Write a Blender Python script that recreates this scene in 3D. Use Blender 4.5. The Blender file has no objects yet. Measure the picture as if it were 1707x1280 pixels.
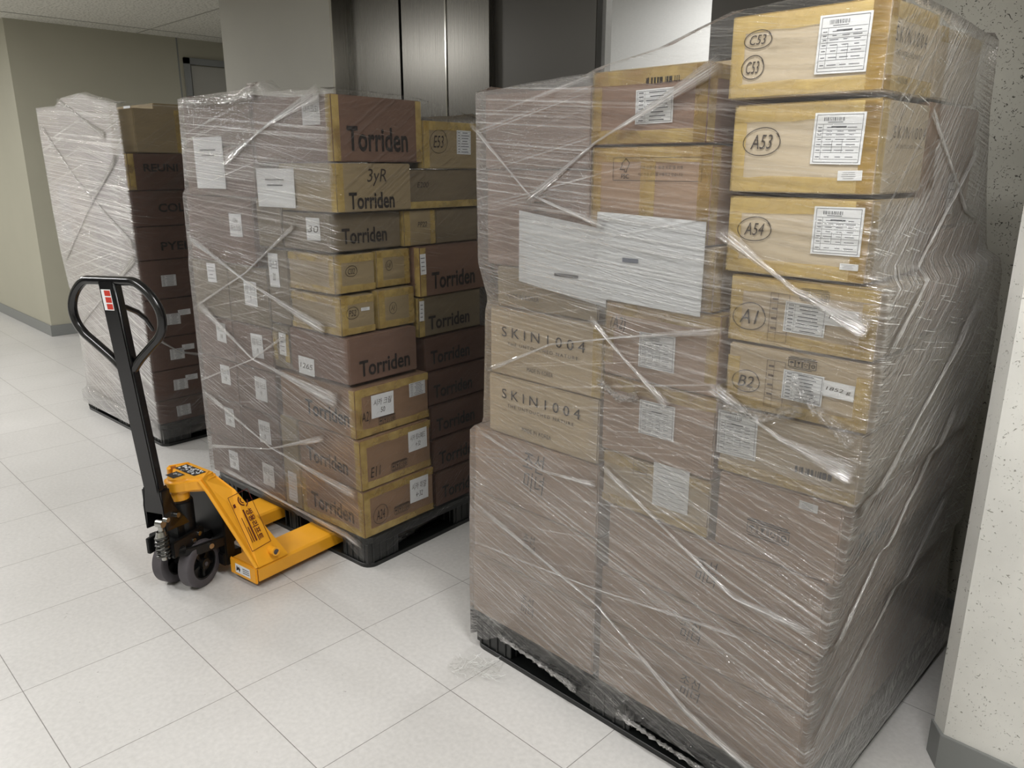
import bpy, bmesh, math, random
from mathutils import Vector, Matrix, noise
R = math.radians
random.seed(7)
C = bpy.context.scene.collection
SC = bpy.context.scene

# ------------------------------------------------------------------ camera, world, lights, exposure
cam = bpy.data.cameras.new('camera'); co = bpy.data.objects.new('camera', cam); C.objects.link(co); SC.camera = co
F, PITCH, ROLL, YAW = 1296.7, 0.271826, 0.001816, 2.349998
cam.sensor_fit = 'HORIZONTAL'; cam.sensor_width = 36; cam.lens = F / 1707 * 36
fw = Vector((math.cos(YAW) * math.cos(PITCH), math.sin(YAW) * math.cos(PITCH), -math.sin(PITCH)))
rt = Vector((math.sin(YAW), -math.cos(YAW), 0)); up = rt.cross(fw)
rt2 = math.cos(ROLL) * rt + math.sin(ROLL) * up; up2 = -math.sin(ROLL) * rt + math.cos(ROLL) * up
m = Matrix((rt2, up2, -fw)).transposed().to_4x4(); m.translation = (2.4295, -0.8397, 1.506)
co.matrix_world = m; cam.clip_start = 0.05

w = bpy.data.worlds.new('world'); SC.world = w; w.use_nodes = True
w.node_tree.nodes['Background'].inputs[0].default_value = (0.9, 0.93, 0.95, 1)
w.node_tree.nodes['Background'].inputs[1].default_value = 0.12
SC.view_settings.view_transform = 'Standard'; SC.view_settings.look = 'None'
SC.view_settings.gamma = 1; SC.view_settings.exposure = 0.37
SC.cycles.use_denoising = True
SC.cycles.transparent_max_bounces = 14
SC.cycles.max_bounces = 6
SC.cycles.sample_clamp_indirect = 6

CEIL = 2.69
LIGHTS = [(-4.0, -0.8, 56), (-7.6, -0.9, 50), (-1.9, -1.6, 33), (0.5, -1.7, 36), (2.25, 0.0, 36), (3.6, -2.4, 9), (-3.6, 3.6, 8)]
def add_light(x, y, p):
    l = bpy.data.lights.new('ceiling_lamp', 'AREA'); l.shape = 'RECTANGLE'; l.size = 1.2; l.size_y = 0.28; l.energy = p
    l.color = (1.0, 0.992, 0.985)
    o = bpy.data.objects.new('ceiling_lamp', l); o.location = (x, y, CEIL - 0.045); C.objects.link(o)
for a in LIGHTS: add_light(*a)
cl = bpy.data.lights.new('added_cab_lamp', 'AREA'); cl.size = .6; cl.energy = 16
clo = bpy.data.objects.new('added_cab_lamp', cl); clo.location = (.1, 2.7, 2.58); C.objects.link(clo)  # added lamp that brightens the made-up cab

# ------------------------------------------------------------------ materials
def s2l(c):
    return tuple((v / 255 / 12.92 if v / 255 <= 0.04045 else ((v / 255 + 0.055) / 1.055) ** 2.4) for v in c) + (1,)
def mat(name, rgb, rough=0.6, metal=0.0, noise_amt=0.0, scale=20, bump=0.0, spec=0.5, stretch=None, coat=0):
    M = bpy.data.materials.new(name); M.use_nodes = True; N = M.node_tree.nodes; L = M.node_tree.links
    b = N['Principled BSDF']; b.inputs['Roughness'].default_value = rough; b.inputs['Metallic'].default_value = metal
    b.inputs['Specular IOR Level'].default_value = spec; b.inputs['Coat Weight'].default_value = coat
    col = s2l(rgb); b.inputs['Base Color'].default_value = col
    if noise_amt or bump:
        tc = N.new('ShaderNodeTexCoord'); n = N.new('ShaderNodeTexNoise'); n.inputs['Scale'].default_value = scale
        n.inputs['Detail'].default_value = 6
        src = tc.outputs['Object']
        if stretch:
            mp = N.new('ShaderNodeMapping'); mp.inputs['Scale'].default_value = stretch; L.new(src, mp.inputs[0]); src = mp.outputs[0]
        L.new(src, n.inputs['Vector'])
        if noise_amt:
            r = N.new('ShaderNodeValToRGB')
            r.color_ramp.elements[0].position = 0.3; r.color_ramp.elements[1].position = 0.7
            r.color_ramp.elements[0].color = tuple(v * (1 - noise_amt) for v in col[:3]) + (1,)
            r.color_ramp.elements[1].color = tuple(min(1, v * (1 + noise_amt)) for v in col[:3]) + (1,)
            L.new(n.outputs[0], r.inputs[0]); L.new(r.outputs[0], b.inputs['Base Color'])
        if bump:
            bp = N.new('ShaderNodeBump'); bp.inputs['Strength'].default_value = bump; bp.inputs['Distance'].default_value = 0.002
            L.new(n.outputs[0], bp.inputs['Height']); L.new(bp.outputs[0], b.inputs['Normal'])
    return M

M = {}
M['tan'] = mat('kraft_tan', (184, 167, 140), 0.75, 0, 0.07, 9, 0.15, stretch=(1, 1, 6))
M['pale'] = mat('kraft_pale', (194, 180, 156), 0.75, 0, 0.06, 9, 0.15, stretch=(1, 1, 6))
M['brown2'] = mat('kraft_brown_shaded', (140, 112, 88), 0.75, 0, 0.08, 8, 0.15, stretch=(1, 1, 6))  # darker copy of the brown, shade put into the colour
M['umber2'] = mat('kraft_umber_shaded', (118, 92, 78), 0.75, 0, 0.08, 8, 0.15, stretch=(1, 1, 6))  # umber darkened for the shaded middle pile
M['brown'] = mat('kraft_brown', (168, 142, 120), 0.75, 0, 0.08, 8, 0.15, stretch=(1, 1, 6))
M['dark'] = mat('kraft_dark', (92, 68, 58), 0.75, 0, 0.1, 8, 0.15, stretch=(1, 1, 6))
M['dark2'] = mat('kraft_shaded', (112, 90, 78), 0.75, 0, 0.1, 8, 0.15, stretch=(1, 1, 6))  # shade of the middle pile's front painted into this kraft
M['olive2'] = mat('kraft_olive_shaded', (118, 106, 86), 0.75, 0, 0.1, 8, 0.15, stretch=(1, 1, 6))  # olive copy with the middle pile's shade painted in
M['umber'] = mat('kraft_umber', (142, 116, 100), 0.75, 0, 0.10, 8, 0.15, stretch=(1, 1, 6))
M['olive'] = mat('kraft_olive', (150, 134, 104), 0.75, 0, 0.08, 8, 0.15, stretch=(1, 1, 6))
M['ink'] = mat('black_print', (38, 32, 30), 0.6)
M['inkgrey'] = mat('faded_print', (92, 78, 68), 0.7)
M['pen'] = mat('marker_ink', (60, 50, 44), 0.6)
M['paper'] = mat('white_paper', (226, 228, 230), 0.6, 0, 0.02, 6)
M['print'] = mat('label_print', (90, 92, 98), 0.7)
M['black_plastic'] = mat('black_plastic', (20, 22, 21), 0.35, 0, 0.25, 14, 0.2)
M['black_paint'] = mat('black_paint', (9, 9, 12), 0.22, 0, 0, 10, 0, 0.5, None, 0.3)
M['black_steel'] = mat('black_steel', (16, 17, 18), 0.42, 0.2, 0.2, 30, 0.15)
M['yellow'] = mat('yellow_paint', (236, 166, 38), 0.38, 0, 0.05, 7, 0.05, 0.5, None, 0.15)
M['steel'] = mat('bright_steel', (176, 176, 172), 0.25, 1.0)
M['spring'] = mat('dark_spring_steel', (92, 92, 90), 0.28, 1.0)
M['tyre'] = mat('grey_tyre', (78, 74, 78), 0.6, 0, 0.08, 30)
M['red'] = mat('red_ink', (186, 48, 34), 0.5)
M['white_wall'] = mat('painted_wall', (206, 204, 192), 0.65, 0, 0.015, 3, 0.05)
M['lift_wall'] = mat('lift_hall_wall', (168, 166, 158), 0.65, 0, 0.015, 3, 0.05)
M['grey_wall'] = mat('grey_green_wall', (172, 169, 152), 0.6, 0, 0.02, 3, 0.03)
M['base'] = mat('baseboard_grey', (128, 130, 128), 0.45)
M['door'] = mat('grey_door', (150, 148, 138), 0.4)
M['dark_gap'] = mat('dark_gap', (12, 12, 12), 0.6)
M['dark_band'] = mat('dark_band_steel', (74, 72, 68), .35, .6)  # dark reflected band put into the colour of added door leaves
M['cab'] = mat('added_cab_panel', (205, 204, 200), .45, .0, .03, 60, .1, stretch=(1, 1, 3))  # bright reflected band built as panels of an added cab
M['dark_wall'] = mat('added_opposite_doors', (52, 50, 46), 0.5)  # for added dark doors, there to be reflected

def ceiling_mat():
    X = mat('ceiling_board', (214, 212, 200), 0.8); N = X.node_tree.nodes; L = X.node_tree.links; b = N['Principled BSDF']
    tc = N.new('ShaderNodeTexCoord'); n = N.new('ShaderNodeTexNoise'); n.inputs['Scale'].default_value = 55; n.inputs['Detail'].default_value = 4
    L.new(tc.outputs['Object'], n.inputs['Vector'])
    r = N.new('ShaderNodeValToRGB'); r.color_ramp.elements[0].position = 0.36; r.color_ramp.elements[1].position = 0.5
    r.color_ramp.elements[0].color = s2l((170, 168, 156)); r.color_ramp.elements[1].color = s2l((216, 214, 204))
    L.new(n.outputs[0], r.inputs[0]); L.new(r.outputs[0], b.inputs['Base Color'])
    bp = N.new('ShaderNodeBump'); bp.inputs['Strength'].default_value = 0.5; bp.inputs['Distance'].default_value = 0.003
    L.new(n.outputs[0], bp.inputs['Height']); L.new(bp.outputs[0], b.inputs['Normal'])
    return X
M['ceiling'] = ceiling_mat()

def concrete(name, rgb, pit, dens):
    X = mat(name, rgb, 0.8); N = X.node_tree.nodes; L = X.node_tree.links; b = N['Principled BSDF']
    tc = N.new('ShaderNodeTexCoord')
    n = N.new('ShaderNodeTexNoise'); n.inputs['Scale'].default_value = 5; n.inputs['Detail'].default_value = 8
    v = N.new('ShaderNodeTexNoise'); v.inputs['Scale'].default_value = 95; v.inputs['Detail'].default_value = 3; v.inputs['Distortion'].default_value = 1.6
    L.new(tc.outputs['Object'], n.inputs['Vector']); L.new(tc.outputs['Object'], v.inputs['Vector'])
    r = N.new('ShaderNodeValToRGB'); c = s2l(rgb)
    r.color_ramp.elements[0].position = .3; r.color_ramp.elements[1].position = .7
    r.color_ramp.elements[0].color = tuple(k * .9 for k in c[:3]) + (1,); r.color_ramp.elements[1].color = tuple(min(1, k * 1.06) for k in c[:3]) + (1,)
    L.new(n.outputs[0], r.inputs[0])
    p = N.new('ShaderNodeValToRGB'); p.color_ramp.elements[0].position = dens; p.color_ramp.elements[1].position = dens + .035
    p.color_ramp.elements[0].color = (1, 1, 1, 1); p.color_ramp.elements[1].color = (0, 0, 0, 1)
    L.new(v.outputs[0], p.inputs[0])
    mx = N.new('ShaderNodeMix'); mx.data_type = 'RGBA'; L.new(p.outputs[0], mx.inputs[0]); L.new(r.outputs[0], mx.inputs[6]); mx.inputs[7].default_value = s2l(pit)
    L.new(mx.outputs[2], b.inputs['Base Color'])
    bp = N.new('ShaderNodeBump'); bp.inputs['Strength'].default_value = 0.7; bp.inputs['Distance'].default_value = 0.003; bp.invert = True
    L.new(p.outputs[0], bp.inputs['Height']); L.new(bp.outputs[0], b.inputs['Normal'])
    return X
M['concrete'] = concrete('pitted_concrete', (170, 168, 158), (70, 68, 62), 0.335)
M['pillar'] = concrete('pitted_light_concrete', (226, 225, 219), (160, 157, 148), 0.30)

def stainless(name, rgb, rough):
    X = mat(name, rgb, rough, 1.0); N = X.node_tree.nodes; L = X.node_tree.links; b = N['Principled BSDF']
    tc = N.new('ShaderNodeTexCoord'); mp = N.new('ShaderNodeMapping'); mp.inputs['Scale'].default_value = (220, 220, 1.5)
    n = N.new('ShaderNodeTexNoise'); n.inputs['Scale'].default_value = 2; n.inputs['Detail'].default_value = 4
    L.new(tc.outputs['Object'], mp.inputs[0]); L.new(mp.outputs[0], n.inputs['Vector'])
    mr = N.new('ShaderNodeMapRange'); mr.inputs['To Min'].default_value = rough * .9; mr.inputs['To Max'].default_value = rough * 1.25
    L.new(n.outputs[0], mr.inputs[0]); L.new(mr.outputs[0], b.inputs['Roughness'])
    return X
M['stainless'] = stainless('brushed_stainless', (172, 170, 164), 0.13)
M['stainless_door'] = stainless('brushed_stainless_door', (98, 96, 91), 0.25)

def floor_mat():
    X = mat('vinyl_tiles', (200, 198, 192), 0.3); N = X.node_tree.nodes; L = X.node_tree.links; b = N['Principled BSDF']
    tc = N.new('ShaderNodeTexCoord'); sp = N.new('ShaderNodeSeparateXYZ'); L.new(tc.outputs['Object'], sp.inputs[0])
    def math_(op, a, bb=None):
        n = N.new('ShaderNodeMath'); n.operation = op
        for i, v in enumerate((a, bb)):
            if v is None: continue
            if isinstance(v, (int, float)): n.inputs[i].default_value = v
            else: L.new(v, n.inputs[i])
        return n.outputs[0]
    ids, gaps = [], []
    for ax in (0, 1):
        u = math_('DIVIDE', sp.outputs[ax], 0.45); fl = math_('FLOOR', u); fr = math_('FRACT', u)
        d = math_('MINIMUM', fr, math_('SUBTRACT', 1.0, fr)); gaps.append(d); ids.append(fl)
    g = math_('LESS_THAN', math_('MINIMUM', gaps[0], gaps[1]), 0.0026)
    cb = N.new('ShaderNodeCombineXYZ'); L.new(ids[0], cb.inputs[0]); L.new(ids[1], cb.inputs[1])
    wn = N.new('ShaderNodeTexWhiteNoise'); wn.noise_dimensions = '3D'; L.new(cb.outputs[0], wn.inputs['Vector'])
    n1 = N.new('ShaderNodeTexNoise'); n1.inputs['Scale'].default_value = 70; n1.inputs['Detail'].default_value = 6
    n2 = N.new('ShaderNodeTexNoise'); n2.inputs['Scale'].default_value = 2.2; n2.inputs['Detail'].default_value = 5
    L.new(tc.outputs['Object'], n1.inputs['Vector']); L.new(tc.outputs['Object'], n2.inputs['Vector'])
    tone = math_('ADD', math_('MULTIPLY', wn.outputs['Value'], 0.035), math_('ADD', math_('MULTIPLY', n1.outputs[0], 0.28), math_('MULTIPLY', n2.outputs[0], 0.16)))
    tone = math_('ADD', tone, 0.70)
    base = N.new('ShaderNodeMix'); base.data_type = 'RGBA'; base.blend_type = 'MULTIPLY'; base.inputs[0].default_value = 1
    base.inputs[6].default_value = s2l((205, 203, 200)); L.new(tone, base.inputs[7])
    # scuffs with a shape of their own
    n3 = N.new('ShaderNodeTexNoise'); n3.inputs['Scale'].default_value = 26; n3.inputs['Detail'].default_value = 2; n3.inputs['Distortion'].default_value = 2.5
    L.new(tc.outputs['Object'], n3.inputs['Vector'])
    sc = math_('GREATER_THAN', n3.outputs[0], 0.775)
    mk = math_('MAXIMUM', math_('MULTIPLY', sc, 0.55), math_('MULTIPLY', g, 0.75))
    mx = N.new('ShaderNodeMix'); mx.data_type = 'RGBA'; L.new(mk, mx.inputs[0]); L.new(base.outputs[2], mx.inputs[6]); mx.inputs[7].default_value = s2l((88, 82, 78))
    L.new(mx.outputs[2], b.inputs['Base Color'])
    mr = N.new('ShaderNodeMapRange'); mr.inputs['To Min'].default_value = 0.22; mr.inputs['To Max'].default_value = 0.42
    L.new(n2.outputs[0], mr.inputs[0]); L.new(mr.outputs[0], b.inputs['Roughness'])
    bp = N.new('ShaderNodeBump'); bp.inputs['Strength'].default_value = 0.12; bp.inputs['Distance'].default_value = 0.002
    L.new(n1.outputs[0], bp.inputs['Height']); L.new(bp.outputs[0], b.inputs['Normal'])
    return X
M['floor'] = floor_mat()

def tape_mat():
    X = bpy.data.materials.new('amber_tape'); X.use_nodes = True; N = X.node_tree.nodes; L = X.node_tree.links
    b = N['Principled BSDF']; b.inputs['Base Color'].default_value = s2l((212, 186, 118)); b.inputs['Roughness'].default_value = 0.25
    tr = N.new('ShaderNodeBsdfTransparent'); tr.inputs[0].default_value = (1, .95, .78, 1)
    mx = N.new('ShaderNodeMixShader'); tc = N.new('ShaderNodeTexCoord'); n = N.new('ShaderNodeTexNoise'); n.inputs['Scale'].default_value = 14; n.inputs['Detail'].default_value = 4
    L.new(tc.outputs['Object'], n.inputs['Vector'])
    mr = N.new('ShaderNodeMapRange'); mr.inputs['From Min'].default_value = .3; mr.inputs['From Max'].default_value = .7; mr.inputs['To Min'].default_value = .22; mr.inputs['To Max'].default_value = .72
    L.new(n.outputs[0], mr.inputs[0]); L.new(mr.outputs[0], mx.inputs[0]); L.new(tr.outputs[0], mx.inputs[1]); L.new(b.outputs[0], mx.inputs[2])
    bp = N.new('ShaderNodeBump'); bp.inputs['Strength'].default_value = .5; bp.inputs['Distance'].default_value = .002
    L.new(n.outputs[0], bp.inputs['Height']); L.new(bp.outputs[0], b.inputs['Normal'])
    L.new(mx.outputs[0], N['Material Output'].inputs['Surface'])
    return X
M['tape'] = tape_mat()

def film_mat(name, lo, hi, gloss, tilt=0.0, rope=False):
    """stretch film: clear sheet whose stretched streaks scatter and glint; 'haze' on the mesh mixes film layers and painted glare"""
    X = bpy.data.materials.new(name); X.use_nodes = True; N = X.node_tree.nodes; L = X.node_tree.links
    N.remove(N['Principled BSDF']); out = N['Material Output']
    uv = N.new('ShaderNodeUVMap')
    def streak(rot, sx, sy, det, dist=0.0):
        mp = N.new('ShaderNodeMapping'); mp.inputs['Rotation'].default_value = (0, 0, rot)
        m2 = N.new('ShaderNodeMapping'); m2.inputs['Scale'].default_value = (sx, sy, 1)
        n = N.new('ShaderNodeTexNoise'); n.inputs['Scale'].default_value = 1; n.inputs['Detail'].default_value = det; n.inputs['Distortion'].default_value = dist
        L.new(uv.outputs[0], mp.inputs[0]); L.new(mp.outputs[0], m2.inputs[0]); L.new(m2.outputs[0], n.inputs['Vector'])
        return n.outputs[0]
    def mth(op, a, b_=None, cl=False):
        n = N.new('ShaderNodeMath'); n.operation = op; n.use_clamp = cl
        for i, v in enumerate((a, b_)):
            if v is None: continue
            if isinstance(v, (int, float)): n.inputs[i].default_value = v
            else: L.new(v, n.inputs[i])
        return n.outputs[0]
    def ramp(v, a, b_, c=0.0, d=1.0):   # clamped remap
        n = N.new('ShaderNodeMapRange'); n.inputs['From Min'].default_value = a; n.inputs['From Max'].default_value = b_
        n.inputs['To Min'].default_value = c; n.inputs['To Max'].default_value = d; L.new(v, n.inputs[0]); return n.outputs[0]
    if rope:
        a = streak(0, 3, 260, 3); bb = streak(0.02, 9, 700, 2); c = streak(0, 4, 20, 2)
    else:
        su = N.new('ShaderNodeSeparateXYZ'); L.new(uv.outputs[0], su.inputs[0])
        side = ramp(su.outputs[0], 1.08, 1.16); low = ramp(su.outputs[1], 1.15, .6)
        def blend(p, q, m_):
            n = N.new('ShaderNodeMix'); L.new(m_, n.inputs[0]); L.new(p, n.inputs[2]); L.new(q, n.inputs[3]); return n.outputs[0]
        a = blend(blend(streak(R(4), .8, 140, 3, .1), streak(R(17), .7, 150, 3, .1), low), streak(R(-33), .8, 130, 3), side)
        bb = blend(blend(streak(R(12), .7, 280, 2), streak(R(25), .6, 300, 2), low), streak(R(-44), .6, 200, 2), side)
        c = streak(R(-12), .9, 150, 3)
    e = streak(R(8), 1.6, 3.5, 3, .4)                     # where the film lies in broad fans
    k1 = ramp(a, .52, .72); k2 = ramp(bb, .55, .75); k3 = ramp(c, .58, .78)
    fan = ramp(e, .38, .66)
    s = mth('ADD', mth('MULTIPLY', k1, .55), mth('ADD', mth('MULTIPLY', mth('MULTIPLY', k2, fan), .6), mth('MULTIPLY', k3, mth('MULTIPLY', .5, mth('SUBTRACT', 1.2, fan)))))
    s = mth('MINIMUM', s, 1.0)
    hz = N.new('ShaderNodeAttribute'); hz.attribute_name = 'haze'
    al = mth('ADD', mth('MULTIPLY', hz.outputs['Fac'], lo), mth('MULTIPLY', s, mth('MULTIPLY', hz.outputs['Fac'], hi)), True)
    g1 = ramp(streak(R(9), 5, 260, 1), .66, .74); g2 = ramp(streak(R(2), 1.2, 2.4, 3, .6), .52, .64)
    glint = mth('MULTIPLY', g1, g2)
    al = mth('ADD', al, mth('MULTIPLY', glint, mth('MULTIPLY', hz.outputs['Fac'], .6)), True)  # painted glints: white streaks added to the film's opacity
    fine = mth('ADD', mth('MULTIPLY', a, 1.0), mth('ADD', mth('MULTIPLY', bb, .6), mth('MULTIPLY', c, .6)))
    bp = N.new('ShaderNodeBump'); bp.inputs['Strength'].default_value = 1.0; bp.inputs['Distance'].default_value = 0.007
    L.new(fine, bp.inputs['Height'])
    d = N.new('ShaderNodeBsdfDiffuse'); d.inputs[0].default_value = (.81, .79, .78, 1); L.new(bp.outputs[0], d.inputs['Normal'])
    t2 = N.new('ShaderNodeBsdfTranslucent'); t2.inputs[0].default_value = (.8, .78, .76, 1)
    mm = N.new('ShaderNodeMixShader'); mm.inputs[0].default_value = .35; L.new(d.outputs[0], mm.inputs[1]); L.new(t2.outputs[0], mm.inputs[2])
    tr = N.new('ShaderNodeBsdfTransparent'); tr.inputs[0].default_value = (.97, .97, .965, 1)
    m1 = N.new('ShaderNodeMixShader'); L.new(al, m1.inputs[0]); L.new(tr.outputs[0], m1.inputs[1]); L.new(mm.outputs[0], m1.inputs[2])
    g = N.new('ShaderNodeBsdfGlossy'); g.inputs['Roughness'].default_value = .11; g.inputs[0].default_value = (1, .99, .98, 1); L.new(bp.outputs[0], g.inputs['Normal'])
    lw = N.new('ShaderNodeFresnel'); lw.inputs[0].default_value = 1.5; L.new(bp.outputs[0], lw.inputs['Normal'])
    gf = mth('MULTIPLY', mth('MULTIPLY', lw.outputs[0], mth('MINIMUM', mth('ADD', hz.outputs['Fac'], .0 if rope else .1), 1.4)), mth('ADD', gloss * .22, mth('ADD', mth('MULTIPLY', s, gloss), mth('MULTIPLY', glint, gloss * 6))), True)
    m2 = N.new('ShaderNodeMixShader'); L.new(gf, m2.inputs[0]); L.new(m1.outputs[0], m2.inputs[1]); L.new(g.outputs[0], m2.inputs[2])
    L.new(m2.outputs[0], out.inputs['Surface'])
    return X
M['film'] = film_mat('stretch_film', .11, .44, 4.2)
M['film_loose'] = film_mat('loose_film_tail', .35, .5, .7, rope=True)
M['film_rope'] = film_mat('gathered_stretch_film', .14, .6, 6.0, rope=True)

# ------------------------------------------------------------------ mesh helpers
class MB:
    def __init__(s): s.v = []; s.f = []
    def box(s, x0, x1, y0, y1, z0, z1, M_=None):
        b = len(s.v)
        for z in (z0, z1):
            for x, y in ((x0, y0), (x1, y0), (x1, y1), (x0, y1)):
                p = Vector((x, y, z)); s.v.append(M_ @ p if M_ else p)
        s.f += [(b, b + 3, b + 2, b + 1), (b + 4, b + 5, b + 6, b + 7), (b, b + 1, b + 5, b + 4), (b + 1, b + 2, b + 6, b + 5), (b + 2, b + 3, b + 7, b + 6), (b + 3, b, b + 4, b + 7)]
        return s
    def prism(s, pts, ext):
        """polygon pts (3d) extruded by vector ext"""
        b = len(s.v); n = len(pts); ext = Vector(ext)
        s.v += [Vector(p) for p in pts] + [Vector(p) + ext for p in pts]
        s.f += [tuple(range(b + n - 1, b - 1, -1)), tuple(range(b + n, b + 2 * n))]
        for i in range(n):
            j = (i + 1) % n; s.f.append((b + i, b + j, b + n + j, b + n + i))
        return s
    def ring(s, rings, closed=True, caps=True):
        b = len(s.v); n = len(rings[0])
        for r in rings: s.v += [Vector(p) for p in r]
        for k in range(len(rings) - 1):
            for i in range(n if closed else n - 1):
                j = (i + 1) % n; s.f.append((b + k * n + i, b + k * n + j, b + (k + 1) * n + j, b + (k + 1) * n + i))
        if caps:
            s.f.append(tuple(b + i for i in reversed(range(n)))); s.f.append(tuple(b + (len(rings) - 1) * n + i for i in range(n)))
        return s
    def tube(s, pts, r, n=12, sx=1.0, closed=False):
        """round bar along pts; r one radius or one per point"""
        P = [Vector(p) for p in pts]; rings = []; prev = None
        for i, p in enumerate(P):
            if closed: t = P[(i + 1) % len(P)] - P[i - 1]
            else: t = P[min(i + 1, len(P) - 1)] - P[max(i - 1, 0)]
            t.normalize()
            if prev is None:
                a = Vector((0, 0, 1)) if abs(t.z) < .9 else Vector((1, 0, 0)); u = t.cross(a).normalized()
            else: u = (prev - t * prev.dot(t)).normalized()
            prev = u; v = t.cross(u); rr = r[i] if isinstance(r, (list, tuple)) else r
            rings.append([p + (u * math.cos(q) * sx + v * math.sin(q)) * rr for q in (2 * math.pi * k / n for k in range(n))])
        if closed: rings.append(rings[0]); return s.ring(rings, caps=False)
        return s.ring(rings)
    def cyl(s, a, b_, r, n=24, r2=None): return s.tube([a, b_], [r, r if r2 is None else r2], n)
    def add(s, verts, faces):
        b = len(s.v); s.v += [Vector(p) for p in verts]; s.f += [tuple(i + b for i in f) for f in faces]; return s
    def build(s, name, material, parent=None, bevel=0, smooth=False, seg=2, fixn=True):
        me = bpy.data.meshes.new(name); me.from_pydata([tuple(p) for p in s.v], [], s.f)
        if bevel or fixn:
            bm = bmesh.new(); bm.from_mesh(me)
            if bevel:
                bm.edges.ensure_lookup_table()
                es = [e for e in bm.edges if len(e.link_faces) == 2 and e.calc_face_angle(0) > R(35)]
                bmesh.ops.bevel(bm, geom=es, offset=bevel, segments=seg, affect='EDGES', clamp_overlap=True)
            bmesh.ops.recalc_face_normals(bm, faces=bm.faces); bm.to_mesh(me); bm.free()
        me.materials.append(material)
        if smooth:
            me.polygons.foreach_set('use_smooth', [True] * len(me.polygons))
            try: me.set_sharp_from_angle(angle=R(40))
            except Exception: pass
        o = bpy.data.objects.new(name, me); C.objects.link(o); o.parent = parent
        return o

def tag(o, label=None, cat=None, group=None, kind=None):
    for k, v in (('label', label), ('category', cat), ('group', group), ('kind', kind)):
        if v: o[k] = v
    return o
def empty(name, loc=(0, 0, 0), rz=0):
    o = bpy.data.objects.new(name, None); C.objects.link(o); o.location = loc; o.rotation_euler.z = rz; o.empty_display_size = .05
    return o

_tc = {}
def text_geo(s, size=1.0, sx=1.0, bold=0.0, shear=0.0, space=1.0, line=1.0):
    """lettering as flat outline geometry in XY, centred on its own box; returns verts, faces, w, h"""
    key = (s, size, sx, bold, shear, space, line)
    if key in _tc: return _tc[key]
    cu = bpy.data.curves.new('t', 'FONT'); cu.body = s; cu.size = size; cu.offset = bold; cu.shear = shear; cu.space_character = space
    cu.space_line = line; cu.resolution_u = 3; cu.align_x = 'CENTER'; cu.fill_mode = 'FRONT'
    o = bpy.data.objects.new('t', cu); C.objects.link(o)
    dg = bpy.context.evaluated_depsgraph_get(); ev = o.evaluated_get(dg); me = ev.to_mesh()
    v = [Vector((p.co.x * sx, p.co.y, 0)) for p in me.vertices]; f = [tuple(p.vertices) for p in me.polygons]
    ev.to_mesh_clear(); bpy.data.objects.remove(o); bpy.data.curves.remove(cu)
    if v:
        x0 = min(p.x for p in v); x1 = max(p.x for p in v); y0 = min(p.y for p in v); y1 = max(p.y for p in v)
        c = Vector(((x0 + x1) / 2, (y0 + y1) / 2, 0)); v = [p - c for p in v]; r = (v, f, x1 - x0, y1 - y0)
    else: r = ([], [], 1, 1)
    _tc[key] = r; return r
def fit_text(s, w, h=None, **k):
    v, f, W, H = text_geo(s, **k); a = w / W; b = (h / H) if h else a
    return [Vector((p.x * a, p.y * b, 0)) for p in v], f
def ellipse_stroke(cx, cy, rx, ry, t=.0016, a0=0.3, a1=6.9, n=26, wob=.06):
    v = []; f = []
    for i in range(n + 1):
        a = a0 + (a1 - a0) * i / n; k = 1 + wob * math.sin(2.3 * a + cx * 40)
        d = Vector((math.cos(a) * rx * k, math.sin(a) * ry * k, 0)); c = Vector((cx, cy, 0)); u = d.normalized() * t
        v += [c + d - u, c + d + u]
        if i: f.append((2 * i - 2, 2 * i - 1, 2 * i + 1, 2 * i))
    return v, f
def rect(cx, cy, w_, h_): return [Vector((cx + a * w_ / 2, cy + b * h_ / 2, 0)) for a, b in ((-1, -1), (1, -1), (1, 1), (-1, 1))], [(0, 1, 2, 3)]
def frame(cx, cy, w_, h_, t):
    V = []; Fc = []
    for a in ((cx, cy + h_ / 2, w_, t), (cx, cy - h_ / 2, w_, t), (cx - w_ / 2, cy, t, h_), (cx + w_ / 2, cy, t, h_)):
        v, f = rect(*a); b = len(V); V += v; Fc += [tuple(i + b for i in q) for q in f]
    return V, Fc
def join(*geos):
    V = []; Fc = []
    for g in geos:
        if not g: continue
        v, f = g; b = len(V); V += v; Fc += [tuple(i + b for i in q) for q in f]
    return V, Fc
def shift(g, x, y, rot=0):
    m_ = Matrix.Rotation(rot, 3, 'Z'); return [m_ @ p + Vector((x, y, 0)) for p in g[0]], g[1]

def face_matrix(face, a, z, off):
    """frame on a carton face: 'f' (normal -y) or 'r' (normal +x); a runs along the face"""
    if face == 'f': return Matrix(((1, 0, 0, a), (0, 0, -1, -off), (0, 1, 0, z), (0, 0, 0, 1)))
    return Matrix(((0, 0, 1, off), (1, 0, 0, a), (0, 1, 0, z), (0, 0, 0, 1)))

def flat(name, geo, Mx, material, parent):
    b = MB(); b.add([Mx @ p for p in geo[0]], geo[1]); return b.build(name, material, parent, fixn=False)

# ------------------------------------------------------------------ the setting
def struct(name, mb, material, bevel=0):
    o = mb.build(name, material, None, bevel); o['kind'] = 'structure'; return o
struct('floor', MB().box(-10, 6, -3.6, 7.5, -.1, 0), M['floor'])
struct('ceiling', MB().box(-10, 6, -3.6, 7.5, CEIL, CEIL + .1), M['ceiling'])
g = MB()
for i in range(-5, 4): g.box(i * 1.8 + .2, i * 1.8 + .212, -3.6, 7.4, CEIL - .003, CEIL + .02)
for j in range(-2, 5): g.box(-10, 6, j * 1.8 + .45, j * 1.8 + .462, CEIL - .003, CEIL + .02)
struct('trim_1', g, M['door'])
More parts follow.
